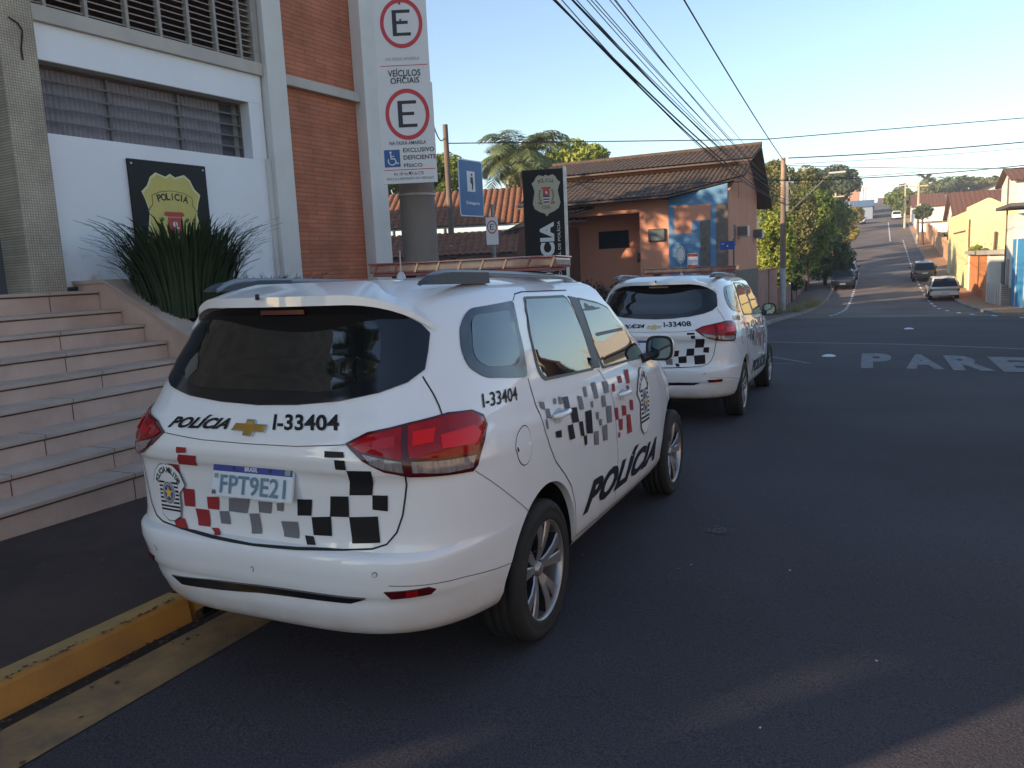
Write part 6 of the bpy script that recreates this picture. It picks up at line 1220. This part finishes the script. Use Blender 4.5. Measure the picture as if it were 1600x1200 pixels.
    m = MB(); m.box(-W_ / 2 * .93, W_ / 2 * .93, -hl - .09, -hl - .0, .36, .55, 0, bev=.03); m.build('rear_bumper', paint if kind != 'sedan' else BLACK, root)
    m = MB(); m.box(-.2, .2, -hl - .10 if kind != 'hatch' else -hl - .06, -hl - .092 if kind != 'hatch' else -hl - .04, .42 if kind != 'hatch' else .62, .54 if kind != 'hatch' else .74, 0); m.build('license_plate', mat('far_plate', (.4, .4, .42), rough=.5), root)
    return root
cp = lambda n, c, **k: mat(n, c, rough=.3, coat=.8, **k)
wg = loft_car('parked_car', 'silver-white station wagon parked at the right kerb, nearest of the far cars', 6.28, 51.6, 0, 4.1, 1.62, 1.40, 'wagon', cp('silver_white_paint', (.52, .50, .46)))
m = MB(); m.box(-.70, .70, -2.085, -2.07, .62, .76, 0); m.build('tailgate_stripe', mat('grey_stripe', (.22, .21, .18), rough=.5), wg)
loft_car('parked_car', 'black hatchback parked ahead of the station wagon at the right kerb', 6.15, 67.6, 0, 3.9, 1.68, 1.48, 'hatch', cp('black_paint', (.02, .02, .024)))
loft_car('parked_car', 'dark saloon parked under the trees at the left kerb', .42, 63.0, 0, 4.2, 1.70, 1.42, 'sedan', cp('dark_paint', (.035, .035, .042)))
loft_car('parked_car', 'silver hatchback parked just ahead of the dark saloon on the left', .52, 70.5, 0, 3.9, 1.66, 1.50, 'hatch', cp('silver_paint', (.35, .38, .42)))
loft_car('parked_car', 'white hatchback far up the hill at the right kerb', 6.6, 158, 0, 3.9, 1.68, 1.5, 'hatch', cp('white_far_paint', (.75, .75, .75)))
loft_car('parked_car', 'pale car far up the hill at the left kerb', .7, 150, 0, 4.1, 1.7, 1.45, 'sedan', cp('pale_blue_paint', (.45, .52, .60)))
# weeds at the kerb
rn = random.Random(8); m = MB()
for cx_, cy_ in ((-.8, 43.5), (-.75, 46.5), (-1.0, 37.5), (-1.6, 33.5)):
    for _ in range(90):
        a = rn.uniform(0, 6.28); r0 = rn.random() * .5; h = rn.uniform(.15, .6); p = Vector((cx_ + r0 * math.cos(a), cy_ + r0 * math.sin(a) * 1.6, 0)); p.z = G(p.x, p.y) + .1; d = Vector((math.cos(a) * .2, math.sin(a) * .2, h)); s = Vector((-d.y, d.x, 0)).normalized() * .02; m.add([p - s, p + s, p + d], [(0, 1, 2)], 0)
tag(m.build('weeds', GR[4]), kind='stuff')

# ------------------------------------------------------------------ overhead wires
WIRE = mat('black_cable', (.02, .02, .025), rough=.7)
def wire(a, b, sag, r, label, grp, lean=0, n=28):
    a, b = Vector(a), Vector(b); P = []
    for i in range(n + 1):
        t = i / n; p = a.lerp(b, t); p.z -= sag * 4 * t * (1 - t); p.x += lean * math.sin(math.pi * t); P.append(p)
    m = MB(); m.tube(P, r, seg=5, caps=False); return tag(m.build('overhead_cable', WIRE), label, 'cable', grp)
FT = Vector((-1.9, 40.2, 0)); NP = Vector((-1.80, 3.52, 0)); g1 = 'cables strung from the concrete pole to the corner pole'
wire((NP.x, NP.y, 8.6), (FT.x, FT.y, 6.6), .25, .02, 'thick twisted cable hanging highest and furthest right of the bundle', g1)
rn = random.Random(12)
for i in range(13):
    thick = i in (0, 1, 5); z1 = 5.6 + .09 * i + rn.uniform(-.1, .1); z2 = 4.4 + .075 * i
    wire((NP.x + rn.uniform(-.1, .15), NP.y, z1), (FT.x + rn.uniform(-.1, .1), FT.y, z2), rn.uniform(.3, .9) if not thick else .45, .017 if thick else .008, 'thick black cable in the drooping bundle' if thick else 'thin black cable in the drooping bundle', 'thick cables of the bundle' if thick else 'thin cables of the bundle', lean=rn.uniform(-.15, .1))
q = at(700, 224, 30)
c1 = at(1192, 218, 33); wire(q, c1, .0, .020, 'long thin cable crossing above the terracotta roof from the slim wooden pole', 'cables crossing the road', lean=0); wire(c1, at(1700, 176, 36), .0, .020, 'cable crossing the road highest at the right, rising towards the edge', 'cables crossing the road')
wire(at(1232, 247, 41), at(1700, 212, 40), .12, .030, 'thick cable leaving the top of the corner pole to the right', 'cables crossing the road'); wire(at(1240, 256, 41), at(1700, 222, 40), .1, .012, 'thin cable just below the topmost one right of the corner pole', 'cables crossing the road')
wire(at(1200, 258, 42), at(1700, 262, 48), .1, .018, 'nearly level cable across the sky right of the corner pole', 'cables crossing the road'); wire(at(1160, 283, 34), at(1700, 246, 36), .25, .022, 'lower cable sagging across in front of the round-headed tree', 'cables crossing the road')
wire(at(1170, 280, 33), at(1440, 268, 36), .1, .012, 'thin low cable ending over the far street', 'cables crossing the road')
wire((FT.x, FT.y, 4.8), at(1300, 290, 100), .4, .02, 'cable running from the corner pole up the hill', 'cables crossing the road'); wire(at(694, 215, 30), at(676, 190, 24), .3, .02, 'short dark cable down to the slim wooden pole', 'cables crossing the road')
wire(at(888, 284, 24), at(1160, 284, 24), .05, .012, 'thin pale cable passing in front of the brown roof', 'cables crossing the road')

# ------------------------------------------------------------------ the place behind the camera (casts the long shade, shows in the windows)
tree('tree', 'big leafy tree standing beyond the near end of the police station', -9.0, -11.4, 4.2, 1.45, 2.3, 1, n=2100, size=.13, clumps=26, seed=61, grp='trees behind the viewer')
tree('tree', 'second leafy tree further behind the police station end', -14.5, -15.6, 5.6, 1.5, 2.4, 1, n=2400, size=.14, clumps=24, seed=62, grp='trees behind the viewer')
tree('tree', 'unseen tree added behind the police station to shade the terracotta front, nearer the crossing', -15.5, 13.4, 6.6, 3.0, 3.2, 1, n=1900, size=.22, clumps=30, seed=63, grp='trees behind the viewer', trunk=.3)  # hidden from view, added to keep sun off the terracotta facade
tree('tree', 'unseen tree added behind the police station to shade the terracotta front, deeper in', -19.5, 9.5, 7.2, 3.3, 3.4, 1, n=1900, size=.24, clumps=30, seed=64, grp='trees behind the viewer', trunk=.3)  # another unseen tree, added so its gaps dapple the terracotta facade
palm('palm_tree', 'palm standing on the pavement behind the viewer', -2.2, -5.3, 7.2, 2.6, 16, 71, nl=34, lw=.04, grp='palms behind the viewer', trunk=.2)
house('brown_house', 'plain brown house closing the street behind the viewer', -6, 3, -34, -26, 5.5, 7.5, mat('rear_house_wall', (.16, .11, .09), rough=.9), T_BROWN, 'x', windows=((2, 2, 1.4, 1.4, 'f'),))
house('white_house', 'white house across the near street, opposite the first police car', 9.6, 20, 4, 15, 3.3, 5.0, WHW, T_RED, 'y', windows=((2, 1, 1.6, 1.2, 's'), (6, 1, 1.6, 1.2, 's')), grp='houses across the near street')
house('white_house', 'white house across the near street, further towards the crossing', 9.8, 20, 16.5, 25, 3.0, 4.6, WHW, T_RED, 'x', windows=((2, .8, 1.6, 1.2, 's'),), grp='houses across the near street')
house('cream_house', 'cream house across the near street, behind the viewer', 9.4, 20, -12, 2.5, 3.4, 4.9, mat('cream_wall', (.55, .46, .34), rough=.9), T_RED, 'y', windows=((3, 1.2, 1.6, 1.2, 's'), (8, 1.2, 1.6, 1.2, 's')), grp='houses across the near street')
house('tall_house', 'large grey house behind the police station, seen only by its shade', -34, -20, -2, 12, 7.5, 10, mat('grey_house', (.3, .29, .28), rough=.9), T_BROWN, 'y')

# ------------------------------------------------------------------ hazy air
hz = MB(); hz.box(-420, 420, -80, 1510, -14, 42); ho = hz.build('haze', mat('haze_air', (1, 1, 1))); hm = ho.data.materials[0]; N = hm.node_tree.nodes; L = hm.node_tree.links
for q in list(N):
    if q.type != 'OUTPUT_MATERIAL': N.remove(q)
pv = N.new('ShaderNodeVolumePrincipled'); pv.inputs['Color'].default_value = (.86, .92, 1, 1); pv.inputs['Density'].default_value = .0009; pv.inputs['Anisotropy'].default_value = .2
L.new(pv.outputs[0], [q for q in N if q.type == 'OUTPUT_MATERIAL'][0].inputs['Volume']); tag(ho, kind='stuff')
